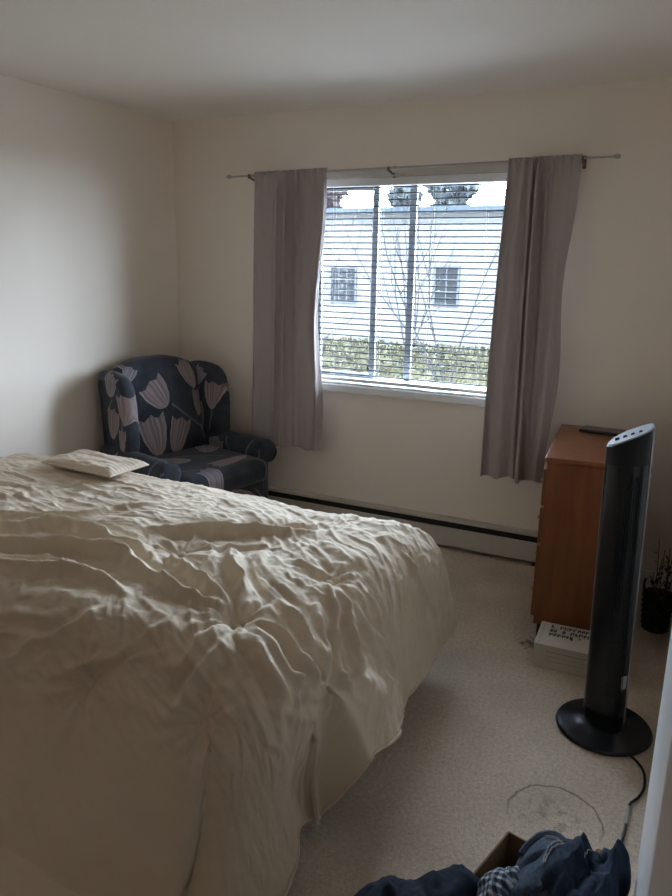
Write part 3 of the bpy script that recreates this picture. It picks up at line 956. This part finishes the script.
def tulip_mat(name, axes, flowers, stems):
    """axes: which object coordinates make (u, v); flowers: (u, v, angle_deg, width, height, tint); stems: (u0, v0, u1, v1, halfwidth)"""
    g = G(name, 0.8, 0.15)
    co = g.coord()
    wv = g.n('ShaderNodeTexNoise'); wv.inputs['Scale'].default_value = 12; g.l(co, wv.inputs['Vector'])
    ad = g.n('ShaderNodeVectorMath', operation='MULTIPLY_ADD')
    ad.inputs[1].default_value = (.02, .02, .02); ad.inputs[2].default_value = (-.01, -.01, -.01)
    g.l(wv.outputs['Color'], ad.inputs[0])
    a2 = g.n('ShaderNodeVectorMath', operation='ADD'); g.l(co, a2.inputs[0]); g.l(ad.outputs[0], a2.inputs[1])
    xyz = g.n('ShaderNodeSeparateXYZ'); g.l(a2.outputs[0], xyz.inputs[0])
    U = xyz.outputs['XYZ'.index(axes[0])]; V = xyz.outputs['XYZ'.index(axes[1])]
    col = g.ramp(g.noise(co, 10, 3), [(0.35, NAVY_LO), (0.65, NAVY_HI)])
    for (u0, v0, u1, v1, hw) in stems:
        L = math.hypot(u1 - u0, v1 - v0); cx, sx_ = (u1 - u0) / L, (v1 - v0) / L
        du = g.math('SUBTRACT', U, u0); dv = g.math('SUBTRACT', V, v0)
        al = g.math('ADD', g.math('MULTIPLY', du, cx), g.math('MULTIPLY', dv, sx_))
        ac = g.math('ABSOLUTE', g.math('SUBTRACT', g.math('MULTIPLY', dv, cx), g.math('MULTIPLY', du, sx_)))
        f = g.math('MULTIPLY', g.math('MULTIPLY', g.math('GREATER_THAN', al, 0), g.math('LESS_THAN', al, L)), g.math('LESS_THAN', ac, hw))
        col = g.mix(g.math('MULTIPLY', f, .8), col, (0.17, 0.18, 0.21, 1))
    for (u, v, an, wd, ht, tint) in flowers:
        nd = g.t.nodes.new('ShaderNodeGroup'); nd.node_tree = TULIP
        g.l(U, nd.inputs['U']); g.l(V, nd.inputs['V'])
        for k, val in (('CU', u), ('CV', v), ('Angle', R(an)), ('Width', wd * 1.25), ('Height', ht * 1.15)): nd.inputs[k].default_value = val
        lo, hi = ((0.15, 0.115, 0.125, 1), (0.40, 0.33, 0.33, 1)) if tint == 0 else ((0.13, 0.115, 0.14, 1), (0.37, 0.33, 0.36, 1))
        pet = g.ramp(nd.outputs['Shade'], [(0.1, lo), (0.9, hi)])
        col = g.mix(nd.outputs['Mask'], col, pet)
    g.color(col)
    g.b.inputs['Sheen Weight'].default_value = 0.15
    g.bump(g.noise(co, 500, 2), 0.25, 0.002)
    return g.m

def slab(outline, th, axis, n_ring=10, crown=1.0, bulge=.02):
    """soft upholstered slab from a star-shaped outline [(u, v)], thickness th along 'axis' ('X' or 'Y'), front toward negative axis"""
    pts = spline([(p[0], p[1], 0) for p in outline + outline[:1]], 5)[:-1]
    c = sum((p for p in pts), Vector()) / len(pts)
    n = len(pts)
    prof = []
    r0 = min(.5 * th, .05)
    for k in range(7):                               # rounded rim, back to front
        a = PI * k / 6
        prof.append((-r0 * (1 - math.sin(a)), (th / 2 - r0) * (1 if k < 3 else -1 if k > 3 else 0) + r0 * math.cos(a)))
    bm = bmesh.new(); rings = []
    def put(p, w):
        return bm.verts.new((w, p.x, p.y)) if axis == 'X' else bm.verts.new((p.x, w, p.y))
    inner = [.8, .55, .3]
    seq = [(-1, s_, th / 2 + bulge * .3 * (1 - s_)) for s_ in reversed(inner)] + [(0, ins, w_) for ins, w_ in prof] + [(-1, s_, -th / 2 - bulge * (1 - s_ ** 2)) for s_ in inner]
    for kind, s_, w_ in seq:
        ring = []
        for p in pts:
            d = p - c
            q = c + d * (s_ if kind == -1 else max(.1, 1 + s_ / d.length))
            ring.append(put(q, w_))
        rings.append(ring)
    for A, B in zip(rings, rings[1:]):
        for i in range(n): bm.faces.new((A[i], A[(i + 1) % n], B[(i + 1) % n], B[i]))
    ca = put(c, th / 2 + bulge * .3); cb = put(c, -th / 2 - bulge)
    for i in range(n):
        bm.faces.new((rings[0][(i + 1) % n], rings[0][i], ca)); bm.faces.new((rings[-1][i], rings[-1][(i + 1) % n], cb))
    return bm

CH_LOC, CH_ROT = (0.47, -0.55, 0), R(77)
t = thing('wing_armchair', 'dark navy wing armchair printed with mauve tulips in the corner of the room', 'armchair', CH_LOC, CH_ROT)
# chair space: sitter faces -Y, X to the viewer's right
back_ol = [(-.30, .34), (0, .32), (.30, .34), (.315, .60), (.325, .88), (.29, .985), (.16, 1.035), (0, 1.05), (-.16, 1.035), (-.29, .985), (-.325, .88), (-.315, .60)]
MB_ = tulip_mat('tulip_print_back', 'XZ',
    [(-.06, .835, 32, .15, .16, 0), (-.115, .60, 8, .15, .22, 0), (.055, .575, -20, .12, .20, 0), (.19, .93, 24, .085, .17, 0), (.245, .75, -2, .07, .15, 0), (-.225, .965, -35, .06, .09, 1), (.30, .55, 10, .06, .12, 1)],
    [(.03, .77, .29, .56, .006), (-.08, .49, -.05, .40, .006), (.09, .48, .07, .38, .006), (.20, .86, .24, .80, .005)])
bm = slab(back_ol, .15, 'Y', bulge=.03)
for v in bm.verts:                                  # recline
    v.co.y += .22 + (v.co.z - .34) * .13; v.co.x *= .93
obj('backrest', bm, MB_, t, True, 60)
wing_ol = [(.36, .52), (.36, .80), (.345, .96), (.25, .995), (.13, .985), (.065, .945), (.04, .85), (.04, .73), (.055, .62), (.08, .54), (.2, .50)]
def wing(s):
    m = tulip_mat('tulip_print_wing', 'YZ',
        [(.10, .80, 5, .10, .15, 0), (.22, .90, 30, .08, .12, 1), (.22, .66, -12, .09, .15, 0)] if s > 0 else [(.07, .80, -8, .11, .15, 0), (.20, .92, 20, .1, .12, 1), (.20, .70, 12, .1, .16, 0), (.10, .62, 0, .07, .12, 0)],
        [(.10, .72, .13, .58, .006), (.2, .84, .26, .76, .005)])
    bm = slab(wing_ol, .095, 'X', bulge=.012 * s)
    for v in bm.verts:
        k = (.36 - v.co.y)
        v.co.x += s * (.312 + k * .10); v.co.y += (v.co.z - .34) * .10 - .05
    obj('wing', bm, m, t, True, 60)
wing(-1); wing(1)
def arm(s):
    m = tulip_mat('tulip_print_arm', 'YZ', [(.10, .46, 20, .10, .15, 1), (-.12, .30, -15, .11, .16, 0)], [(-.22, .56, -.16, .42, .006), (.0, .55, -.05, .40, .006), (-.3, .52, -.29, .36, .005), (.12, .38, .2, .25, .006)])
    bm = bmesh.new()
    # rolled arm: circle section swept back to front, rolling up slightly at the front
    pts = spline([(s * .350, .30, .515), (s * .353, .15, .51), (s * .357, -.12, .50), (s * .362, -.27, .495), (s * .362, -.292, .495)], 6)
    rad = [.056 + .016 * min(1, i / (len(pts) - 1) * 1.3) for i in range(len(pts))]
    rad[-1] *= .93
    tube(bm, pts, rad, 20)
    box(bm, s * .350 - .055, s * .350 + .055, -.275, .30, .14, .49, .02, 3)
    a = obj('arm', bm, m, t, True, 50)
    bm = bmesh.new()
    lathe(bm, [(.066, 0), (.069, -.008), (.062, -.016), (.04, -.02), (0, -.021)], 24, (s * .362, -.29, .495), 'Y')
    obj('arm_facing', bm, m, a, True, 50)
arm(-1); arm(1)
MS_ = tulip_mat('tulip_print_seat', 'XY', [(-.14, -.02, 60, .13, .2, 0), (.10, -.25, 95, .085, .26, 0), (.2, .06, -40, .12, .16, 1), (-.12, -.36, 20, .1, .14, 1)], [(-.05, .05, .16, -.14, .006), (-.28, -.2, -.1, -.3, .006), (.18, -.28, .30, -.40, .006)])
bm = bmesh.new(); box(bm, -.31, .31, -.38, .26, .33, .475, .055, 5)
for v in bm.verts:
    v.co.z += .025 * max(0, 1 - (v.co.x / .33) ** 2) * max(0, 1 - ((v.co.y + .06) / .34) ** 2) if v.co.z > .42 else 0
obj('seat_cushion', bm, MS_, t, True, 60)
MF_ = tulip_mat('tulip_print_front', 'XZ', [(.12, .26, 80, .09, .18, 0), (-.15, .25, -60, .09, .16, 1)], [(-.05, .3, .05, .2, .006), (.22, .30, .30, .22, .006)])
bm = bmesh.new(); box(bm, -.31, .31, -.33, .34, .14, .335, .02, 3)
obj('seat_base', bm, MF_, t, True, 60)
MLEG = plain('dark_stained_wood', (0.05, 0.025, 0.014, 1), 0.4, 0.4, var=.2)
for sx_ in (-1, 1):
    for yy in (-.28, .30):
        bm = bmesh.new(); tube(bm, [(sx_ * .32, yy, .142), (sx_ * .325, yy - .01, .08), (sx_ * .33, yy - .015, .0)], [.03, .023, .016], 10)
        obj('leg', bm, MLEG, t, True)
# ------------------------------------------------------------------ chest of drawers
def wood_mat():
    g = G('orange_brown_varnish', 0.42, 0.4)
    co = g.coord((1, 1, .12))
    f = g.noise(co, 22, 5, .6)
    co2 = g.coord()
    wear = g.noise(co2, 35, 4, .7)
    c = g.ramp(f, [(0.25, (0.16, 0.052, 0.016, 1)), (0.55, (0.22, 0.074, 0.024, 1)), (0.8, (0.27, 0.10, 0.034, 1))])
    c = g.mix(g.math('MULTIPLY', g.ramp(wear, [(.72, (0, 0, 0, 1)), (.80, (1, 1, 1, 1))]), .5), c, (0.42, 0.24, 0.11, 1))
    g.color(c)
    g.bump(f, 0.06, 0.003)
    return g.m
MWOOD = wood_mat()
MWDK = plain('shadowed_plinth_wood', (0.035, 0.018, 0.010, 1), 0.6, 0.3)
DW, DL, DH = .40, .72, .835
t = thing('chest_of_drawers', 'worn orange brown wooden chest of drawers standing by the right curtain', 'chest of drawers', (2.592, -.885, 0), R(4.5))
b = bmesh.new()
box(b, .004, DW - .0, .004, .022, .075, DH - .022, .002); box(b, .004, DW, DL - .022, DL - .004, .075, DH - .022, .002)
box(b, DW - .012, DW, .022, DL - .022, .075, DH - .022); box(b, .004, DW - .012, .022, DL - .022, .075, .095)
box(b, .0, .03, .022, DL - .022, DH - .045, DH - .022); box(b, .012, .03, .022, DL - .022, .095, DH - .045)
obj('carcass', b, MWOOD, t)
b = bmesh.new(); box(b, -.008, DW + .006, -.006, DL + .006, DH - .022, DH, .006, 3)
obj('top', b, MWOOD, t, True, 35)
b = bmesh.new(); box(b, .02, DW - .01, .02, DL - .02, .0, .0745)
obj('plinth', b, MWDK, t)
nd_ = 4
for k in range(nd_):
    z0 = .10 + k * (DH - .15) / nd_; z1 = z0 + (DH - .15) / nd_ - .01
    b = bmesh.new(); box(b, -.012, .0115, .026, DL - .026, z0, z1, .004)
    d = obj('drawer', b, MWOOD, t)
    for yy in (.14, DL - .14):
        b = bmesh.new(); lathe(b, [(.007, 0), (.006, -.008), (.010, -.012), (.009, -.017), (0, -.018)], 14, (-.0125, yy, (z0 + z1) / 2), 'X')
        obj('knob', b, plain('brass_knob', (0.45, 0.33, 0.13, 1), 0.35, 0.5, 1.0), d, True)
# dark flat device on top
t = thing('tablet', 'dark flat tablet lying at the back of the chest of drawers', 'tablet', (2.735, -.27, DH + .0005), R(-8))
b = bmesh.new(); box(b, -.095, .095, -.055, .055, 0, .014, .005, 3)
obj('body', b, plain('dark_plastic', (0.02, 0.02, 0.022, 1), 0.35, 0.4), t, True, 40)
b = bmesh.new(); box(b, -.086, .086, -.047, .047, .0141, .0148)
obj('screen', b, plain('dark_screen_glass', (0.008, 0.008, 0.01, 1), 0.12, 0.5), t)

# ------------------------------------------------------------------ white carton with print
MCART = plain('white_carton', (0.58, 0.54, 0.46, 1), 0.7, 0.2, var=.04, scale=20)
MCARD = plain('brown_cardboard', (0.23, 0.15, 0.085, 1), 0.85, 0.1, var=.1, scale=30)
MINK = plain('black_ink', (0.02, 0.022, 0.03, 1), 0.7, 0.2)
MPINK = plain('faded_red_print', (0.42, 0.20, 0.13, 1), 0.7, 0.2, var=.4, scale=40)
MGREY = plain('grey_print', (0.36, 0.33, 0.29, 1), 0.7, 0.2)
BXW, BXD, BXH = .36, .205, .105
t = thing('carton', 'low white printed carton on the carpet against the chest of drawers', 'box', (2.645, -1.105, 0), R(2.0))
b = bmesh.new(); box(b, 0, BXW, 0, BXD, 0.0005, BXH - .003, .003, 2); obj('tray', b, MCART, t)
b = bmesh.new(); box(b, -.0015, BXW + .0015, -.0015, BXD + .0015, BXH - .006, BXH, .002, 2); obj('lid', b, MCART, t)
rs = random.Random(9)
b = bmesh.new()
for (ln, y_, hh, x_end) in ((0, .160, .028, .240), (1, .122, .027, .232), (2, .086, .026, .135)):
    x = .045
    while x < x_end:
        wd = rs.uniform(.010, .017)
        # blocky worn characters: strokes of a bold heading no longer readable
        if rs.random() > .12:
            box(b, x, x + .0055, y_, y_ + hh, BXH + .0001, BXH + .0005)
            if rs.random() > .35: box(b, x, x + wd, y_ + hh - .006, y_ + hh, BXH + .0001, BXH + .0005)
            if rs.random() > .4: box(b, x, x + wd, y_ + hh * .42, y_ + hh * .42 + .005, BXH + .0001, BXH + .0005)
            if rs.random() > .4: box(b, x + wd - .005, x + wd, y_ + hh * .3, y_ + hh, BXH + .0001, BXH + .0005)
            if rs.random() > .5: box(b, x, x + wd, y_, y_ + .005, BXH + .0001, BXH + .0005)
        x += wd + .0035
box(b, .135, .141, .078, .102, BXH + .0001, BXH + .0005); box(b, .165, .171, .098, .112, BXH + .0001, BXH + .0005)
obj('heading_print', b, MINK, t)
b = bmesh.new(); box(b, .255, .35, .07, .18, BXH + .0001, BXH + .0006); obj('picture_print', b, MPINK, t)
b = bmesh.new(); box(b, .015, .0175, .01, .195, BXH + .0001, BXH + .0005)
x = .05
for k in range(26):
    wd = rs.uniform(.004, .011); box(b, x, x + wd, -.0022, -.0015, .074, .079); x += wd + .002
for zz in (.055, .035):
    x = .05
    for k in range(16):
        wd = rs.uniform(.004, .012); box(b, x, x + wd, -.0012, -.0002, zz, zz + .003); x += wd + .004
obj('small_print', b, MGREY, t)

# ------------------------------------------------------------------ tower fan
MFAN = plain('gloss_black_plastic', (0.007, 0.008, 0.010, 1), 0.22, 0.4, var=.02)
MFANM = plain('satin_black_plastic', (0.007, 0.008, 0.010, 1), 0.30, 0.25)
MSIL = plain('silver_plastic', (0.36, 0.38, 0.42, 1), 0.35, 0.5, .3, var=.03)
t = thing('tower_fan', 'tall black tower fan on a round base in front of the chest of drawers', 'fan', (2.962, -1.415, 0), R(-12))
b = bmesh.new()
lathe(b, [(0, .0), (.156, .0), (.163, .004), (.165, .010), (.160, .017), (.13, .024), (.085, .031), (.075, .036), (0, .036)], 64)
obj('base', b, MFAN, t, True, 30)
def fan_ring(z, s=1.0, slope=0.0, dx=0, n=56):
    out = []
    for i in range(n):
        a = 2 * PI * i / n
        c, s_ = math.cos(a), math.sin(a)
        x = .070 * math.copysign(abs(c) ** .8, c); y = .062 * math.copysign(abs(s_) ** .85, s_)
        if y < 0: y *= .80
        out.append(Vector((x * s + dx - .022 * z, y * s - .008 * z, z + slope * x + (.45 * slope * y if slope > .2 else 0))))
    return out
b = bmesh.new()
ZF = 1.075
rg = [[b.verts.new(v) for v in fan_ring(z, s_, sl)] for z, s_, sl in ((.034, .97, 0), (.05, 1.0, 0), (.11, 1.0, 0), (.5, 1.0, 0), (.9, 1.0, 0.1), (ZF - .01, 1.0, .49), (ZF - .002, .99, .5), (ZF, .95, .5))]
for A, B in zip(rg, rg[1:]):
    for i in range(len(A)): b.faces.new((A[i], A[(i + 1) % len(A)], B[(i + 1) % len(A)], B[i]))
b.faces.new(rg[-1]); b.faces.new(list(reversed(rg[0])))
obj('housing', b, MFANM, t, True, 35)
b = bmesh.new()        # silver control panel on the sloped top
r1 = [b.verts.new(v) for v in fan_ring(ZF + .0008, .955, .5)]
r2 = [b.verts.new(v) for v in fan_ring(ZF + .006, .93, .5)]
for i in range(len(r1)): b.faces.new((r1[i], r1[(i + 1) % len(r1)], r2[(i + 1) % len(r1)], r2[i]))
b.faces.new(r2); b.faces.new(list(reversed(r1)))
cpn = obj('control_panel', b, MSIL, t, True, 35)
for k in range(4):        # a row of buttons
    b = bmesh.new(); xx = -.036 + .024 * k; box(b, xx - .007, xx + .007, -.012, .012, ZF + .5 * xx - .002, ZF + .5 * xx + .0068, .001, mat=Matrix.Translation((-.0237, -.0086, 0)))
    obj('control_button', b, MFAN, cpn)
b = bmesh.new()        # gloss front band with outlet grille
n = 56
lo = fan_ring(.085, 1.012, 0); hi = fan_ring(.985, 1.012, .14)
sel = [i for i in range(n) if 30 <= i <= 54]
A = [b.verts.new(lo[i]) for i in sel]; B = [b.verts.new(hi[i]) for i in sel]
A2 = [b.verts.new(lo[i] * .985 + Vector((0, 0, .0013))) for i in sel]; B2 = [b.verts.new(Vector((hi[i].x * .985, hi[i].y * .985, hi[i].z))) for i in sel]
for i in range(len(sel) - 1):
    b.faces.new((A[i], A[i + 1], B[i + 1], B[i])); b.faces.new((A2[i + 1], A2[i], B2[i], B2[i + 1]))
    b.faces.new((A[i + 1], A[i], A2[i], A2[i + 1])); b.faces.new((B[i], B[i + 1], B2[i + 1], B2[i]))
b.faces.new((A[0], B[0], B2[0], A2[0])); b.faces.new((B[-1], A[-1], A2[-1], B2[-1]))
obj('front_panel', b, MFAN, t, True, 35)
b = bmesh.new()        # vertical outlet louvres on the right half of the front
for k in range(9):
    i = 43 + k * .9; a = 2 * PI * i / n
    c, s_ = math.cos(a), math.sin(a)
    x = .0713 * math.copysign(abs(c) ** .8, c); y = .0632 * math.copysign(abs(s_) ** .85, s_) * .8
    tube(b, [(x - .0035, y - .0013, .16), (x - .021, y - .0076, .95 + .14 * x)], .0016, 5)
obj('outlet_louvres', b, MFANM, t)
for i in (29, 55):        # silver trim down both edges
    b = bmesh.new()
    p, q = lo[i] * 1.004, hi[i] * 1.0
    tube(b, [(p.x, p.y, .06), (q.x, q.y, 1.05 + .49 * (q.x + .022))], .0022, 6)
    obj('silver_trim', b, MSIL, t)
def fan_pt(deg, k=1.0):
    c, s_ = math.cos(R(deg)), math.sin(R(deg))
    x = .070 * math.copysign(abs(c) ** .8, c) * k; y = .062 * math.copysign(abs(s_) ** .85, s_) * k
    return x - .0045, (y * .8 if y < 0 else y) - .0016
b = bmesh.new()        # paper rating label wrapped on the lower right side
ring_l = [fan_pt(d_, 1.015) for d_ in (-42, -34, -26, -18)]
lo_ = [b.verts.new((x, y, .165)) for x, y in ring_l]; hi_ = [b.verts.new((x, y, .245)) for x, y in ring_l]
ring_i = [fan_pt(d_, 1.002) for d_ in (-42, -34, -26, -18)]
lo_i = [b.verts.new((x, y, .165)) for x, y in ring_i]; hi_i = [b.verts.new((x, y, .245)) for x, y in ring_i]
for i in range(3):
    b.faces.new((lo_[i], lo_[i + 1], hi_[i + 1], hi_[i])); b.faces.new((lo_i[i + 1], lo_i[i], hi_i[i], hi_i[i + 1]))
    b.faces.new((hi_[i], hi_[i + 1], hi_i[i + 1], hi_i[i])); b.faces.new((lo_[i + 1], lo_[i], lo_i[i], lo_i[i + 1]))
b.faces.new((lo_[0], hi_[0], hi_i[0], lo_i[0])); b.faces.new((hi_[3], lo_[3], lo_i[3], hi_i[3]))
obj('rating_label', b, plain('white_label', (0.55, 0.55, 0.53, 1), 0.6, 0.2), t)
# power cord on the carpet (world points)
Mi = (Matrix.Translation((2.962, -1.415, 0)) @ Matrix.Rotation(R(-12), 4, 'Z')).inverted()
cord = spline([Mi @ Vector(p) for p in ((3.04, -1.53, .012), (3.085, -1.56, .006), (3.112, -1.61, .005), (3.118, -1.68, .005), (3.105, -1.74, .005), (3.083, -1.79, .005), (3.082, -1.87, .005), (3.078, -1.95, .005), (3.062, -2.03, .005), (3.06, -2.12, .005), (3.075, -2.2, .005))], 8)
b = bmesh.new(); tube(b, cord, .0042, 8); obj('power_cord', b, MBLK, t, True)
b = bmesh.new(); k = 5 * 8 + 1
tube(b, cord[k:k + 9], .0052, 8); obj('cord_tag', b, plain('grey_paper', (0.4, 0.4, 0.4, 1), 0.7, 0.2), t, True)

# ------------------------------------------------------------------ basket of dried stems in the gap by the wall
MWICK = plain('dark_wicker', (0.05, 0.036, 0.026, 1), 0.7, 0.2, var=.4, scale=40)
MDRY = plain('dried_leaf', (0.11, 0.06, 0.035, 1), 0.8, 0.1, var=.5, scale=20)
bk = thing('wicker_basket', 'dark round wicker basket on the carpet between the wall and the chest of drawers', 'basket', (3.078, -.52, 0))
b = bmesh.new()
rs = random.Random(2)
for k in range(13):
    z = .008 + k * .0135; r_ = .050 + .013 * k / 12
    tube(b, [((r_ + .0035 * (1 if (i + k) % 2 else -1)) * math.cos(2 * PI * i / 24) , (r_ + .0035 * (1 if (i + k) % 2 else -1)) * math.sin(2 * PI * i / 24), z) for i in range(25)], .0062, 6, False)
obj('weave', b, MWICK, bk, True)
b = bmesh.new(); lathe(b, [(0, .001), (.050, .001), (.050, .006), (0, .006)], 24); obj('bottom', b, MWICK, bk)
for s_ in (-1, 1):
    b = bmesh.new()
    tube(b, spline([(s_ * .058, -.02, .16), (s_ * .066, -.015, .21), (s_ * .06, 0, .235), (s_ * .066, .015, .21), (s_ * .058, .02, .16)], 5), .0045, 6)
    obj('handle', b, MWICK, bk, True)
dt = thing('dried_stems', 'bunch of brown dried leafy stems standing in the dark wicker basket', 'dried plant', (3.078, -.52, .008))
bs = bmesh.new(); bl = bmesh.new()
for k in range(9):
    a = rs.uniform(0, 6.3); sp = rs.uniform(.01, .05); hh = rs.uniform(.26, .42)
    pts = spline([(0.02 * math.cos(a), .02 * math.sin(a), 0), (.028 * math.cos(a), .03 * math.sin(a), hh * .5), (sp * math.cos(a), sp * 1.6 * math.sin(a), hh)], 6)
    tube(bs, pts, .0018, 5)
    for q in range(6):
        p = pts[5 + q]
        L = rs.uniform(.02, .04); d = Vector((rs.gauss(0, .6), rs.gauss(0, 1), rs.uniform(0, 1))).normalized()
        sd = d.cross(Vector((0, 0, 1))).normalized() * L * .3
        up = Vector((0, 0, .004))
        vs = [bl.verts.new(v) for v in (p, p + d * L * .5 + sd + up, p + d * L, p + d * L * .5 - sd + up)]
        bl.faces.new(vs)
        bl.faces.new([bl.verts.new(v) for v in (p - up * .3, p + d * L * .5 - sd + up * .6, p + d * L, p + d * L * .5 + sd + up * .6)])

obj('stems', bs, MDRY, dt, True); obj('leaves', bl, MDRY, dt)
# ------------------------------------------------------------------ cardboard box with clothes
CBX = (2.825, -2.342)
CBR = R(-14)
t = thing('cardboard_box', 'open brown cardboard box full of clothes by the door', 'box', (CBX[0], CBX[1], 0), CBR)
BW, BL, BH_ = .27, .42, .245
b = bmesh.new()
box(b, 0, BW, -.004, 0, .004, BH_); box(b, 0, .004, -BL, -.004, .004, BH_); box(b, BW - .004, BW, -BL, -.004, .004, BH_); box(b, 0.004, BW - .004, -BL, -BL + .004, .004, BH_)
box(b, 0, BW, -BL, 0, 0.0005, .004)
obj('carton_body', b, MCARD, t)
def denim_mat(name, lo, hi):
    g = G(name, 0.85, 0.12)
    co = g.coord()
    st = g.n('ShaderNodeMapping'); st.inputs['Scale'].default_value = (1, .25, 1); g.l(co, st.inputs[0])
    f = g.math('ADD', g.math('MULTIPLY', g.noise(st.outputs[0], 260, 2), .35), g.math('MULTIPLY', g.noise(co, 9, 4), .65))
    g.color(g.ramp(f, [(0.35, lo), (0.65, hi)]))
    g.bump(g.noise(co, 420, 2), 0.3, 0.002)
    return g.m
MDEN = denim_mat('blue_denim', (0.020, 0.028, 0.043, 1), (0.085, 0.108, 0.145, 1))
MDEN2 = denim_mat('dark_denim', (0.010, 0.015, 0.028, 1), (0.028, 0.040, 0.066, 1))
MNAV = plain('navy_jersey', (0.012, 0.015, 0.025, 1), 0.9, 0.1, var=.2, scale=10, bump=.3, bscale=300)
MSTI = plain('denim_stitching', (0.30, 0.30, 0.31, 1), 0.8, 0.1)
def plaid_mat():
    g = G('blue_grey_plaid', 0.9, 0.1)
    co = g.coord()
    xyz = g.n('ShaderNodeSeparateXYZ'); g.l(co, xyz.inputs[0])
    s1 = g.math('GREATER_THAN', g.math('FRACT', g.math('MULTIPLY', g.math('ADD', xyz.outputs[0], xyz.outputs[2]), 55)), .55)
    s2 = g.math('GREATER_THAN', g.math('FRACT', g.math('MULTIPLY', xyz.outputs[1], 55)), .55)
    g.color(g.ramp(g.math('MULTIPLY', g.math('ADD', s1, s2), .5), [(0.0, (0.03, 0.04, 0.06, 1)), (0.5, (0.13, 0.15, 0.18, 1)), (1, (0.40, 0.41, 0.42, 1))]))
    return g.m
MPLD = plaid_mat()

def heap(cx, cy, z0, rx, ry, ht, folds, seed, n=110, rot=0, skirt=.03, power=2.2, lean=(0, 0)):
    """crumpled garment: folded cloth mound over an irregular outline; folds = (angle, freq, amp, phase)"""
    nr, na_ = 60, n
    rr = np.linspace(0, 1, nr)[None, :]; an = np.linspace(0, 2 * PI, na_, endpoint=False)[:, None]
    out = 1 + .10 * np.sin(an * 3 + seed) + .06 * np.sin(an * 5 + 2 * seed) + .04 * np.sin(an * 9 + 3 * seed)
    x = rx * out * rr * np.cos(an); y = ry * out * rr * np.sin(an)
    h = ht * np.clip(1 - rr ** power, 0, 1) ** .5 + 0 * an
    env = np.clip((1 - rr) / .12, 0, 1)
    wx = x + .02 * fbm(x * 14 + seed, y * 14, seed + 9, 2); wy = y + .02 * fbm(x * 14, y * 14 + seed, seed + 4, 2)
    for (fa, fq, am, ph) in folds:
        q = wx * math.cos(fa) + wy * math.sin(fa); p_ = -wx * math.sin(fa) + wy * math.cos(fa)
        n_ = fbm(q * fq / 6 + ph * 7, p_ * fq / 30 + ph * 3, seed + int(ph * 10), 2)      # long soft folds with creased valleys
        h = h + am * (np.clip(np.abs(n_) * 2.4, 0, 1.3) - .6) * env
    h = h + .003 * fbm(x * 30, y * 30, seed, 3) * env
    h = h + lean[0] * x * env + lean[1] * y * env
    c, s_ = math.cos(rot), math.sin(rot)
    X = x * c - y * s_; Y = x * s_ + y * c
    P = np.stack([X, Y, np.maximum(h, 0)], -1)
    return P
def heap_obj(name, part, label, cat, loc, P, mat, close=.004):
    t = thing(name, label, cat, loc)
    o = mobj(part, grid_mesh(part, P, closed_u=True), mat, t, True, 180)
    md = o.modifiers.new('thick', 'SOLIDIFY'); md.thickness = .005; md.offset = 1
    return t
def ride(P, path, lift=.002):
    """points that follow the mound's surface along (angle index, ring) pairs"""
    o = []
    for ia, ir in path:
        p = P[int(ia) % P.shape[0], int(ir)]
        o.append((p[0], p[1], p[2] + lift))
    return o
# navy sweater hanging over the left side
P1 = heap(0, 0, 0, .175, .27, .325, [(1.0, 60, .022, .4), (.6, 150, .007, 1.2)], 3, rot=R(-20), power=3.2)
heap_obj('sweater', 'knit', 'dark navy sweater heaped over the left side of the cardboard box', 'sweater', (2.715, -2.735, .005), P1, MNAV)
# plaid shirt
P2 = heap(0, 0, 0, .042, .09, .04, [(.2, 120, .016, 0.1), (1.3, 200, .008, .6)], 5, rot=R(-25))
heap_obj('plaid_shirt', 'cloth', 'blue and pale grey plaid shirt crumpled between sweater and jeans', 'shirt', (2.862, -2.575, .272), P2, MPLD)
# blue jeans
P3 = heap(0, 0, 0, .090, .165, .070, [(.15, 80, .024, .3), (-.5, 170, .009, 1.7)], 7, rot=R(-15), power=3)
jt = heap_obj('blue_jeans', 'denim', 'faded blue jeans with pale stitching heaped in the box', 'jeans', (2.942, -2.530, .252), P3, MDEN)
for path in ([(26 + k * .3, 57 - k) for k in range(0, 50, 2)], [(29 + k * .3, 57 - k) for k in range(0, 50, 2)], [(24 + k, 46) for k in range(0, 18, 2)], [(24 + k, 43) for k in range(0, 18, 2)]):
    b = bmesh.new(); tube(b, ride(P3, path, .003), .0017, 5); obj('seam', b, MSTI, jt)
b = bmesh.new()
tube(b, ride(P3, [(20 + k, 52) for k in range(0, 30, 2)], .003), .011, 8)
obj('waistband', b, MDEN, jt, True)
# dark jeans
P4 = heap(0, 0, 0, .083, .165, .100, [(-.1, 90, .036, .9), (.5, 180, .010, .2)], 11, rot=R(-10), power=3.2)
jt = heap_obj('dark_jeans', 'denim', 'darker crumpled jeans at the door end of the box, on top of the pile', 'jeans', (3.022, -2.50, .254), P4, MDEN2)
b = bmesh.new(); tube(b, ride(P4, [(24 + k * .4, 57 - k) for k in range(0, 44, 2)], .001), .0013, 5); obj('seam', b, MSTI, jt)
b = bmesh.new(); lathe(b, [(0, .003), (.006, .0025), (.0085, 0), (0, -.001)], 14, ride(P4, [(28, 40)], .003)[0]); obj('rivet_button', b, plain('dull_copper', (0.25, 0.14, 0.09, 1), 0.4, 0.5, 1.0), jt, True)
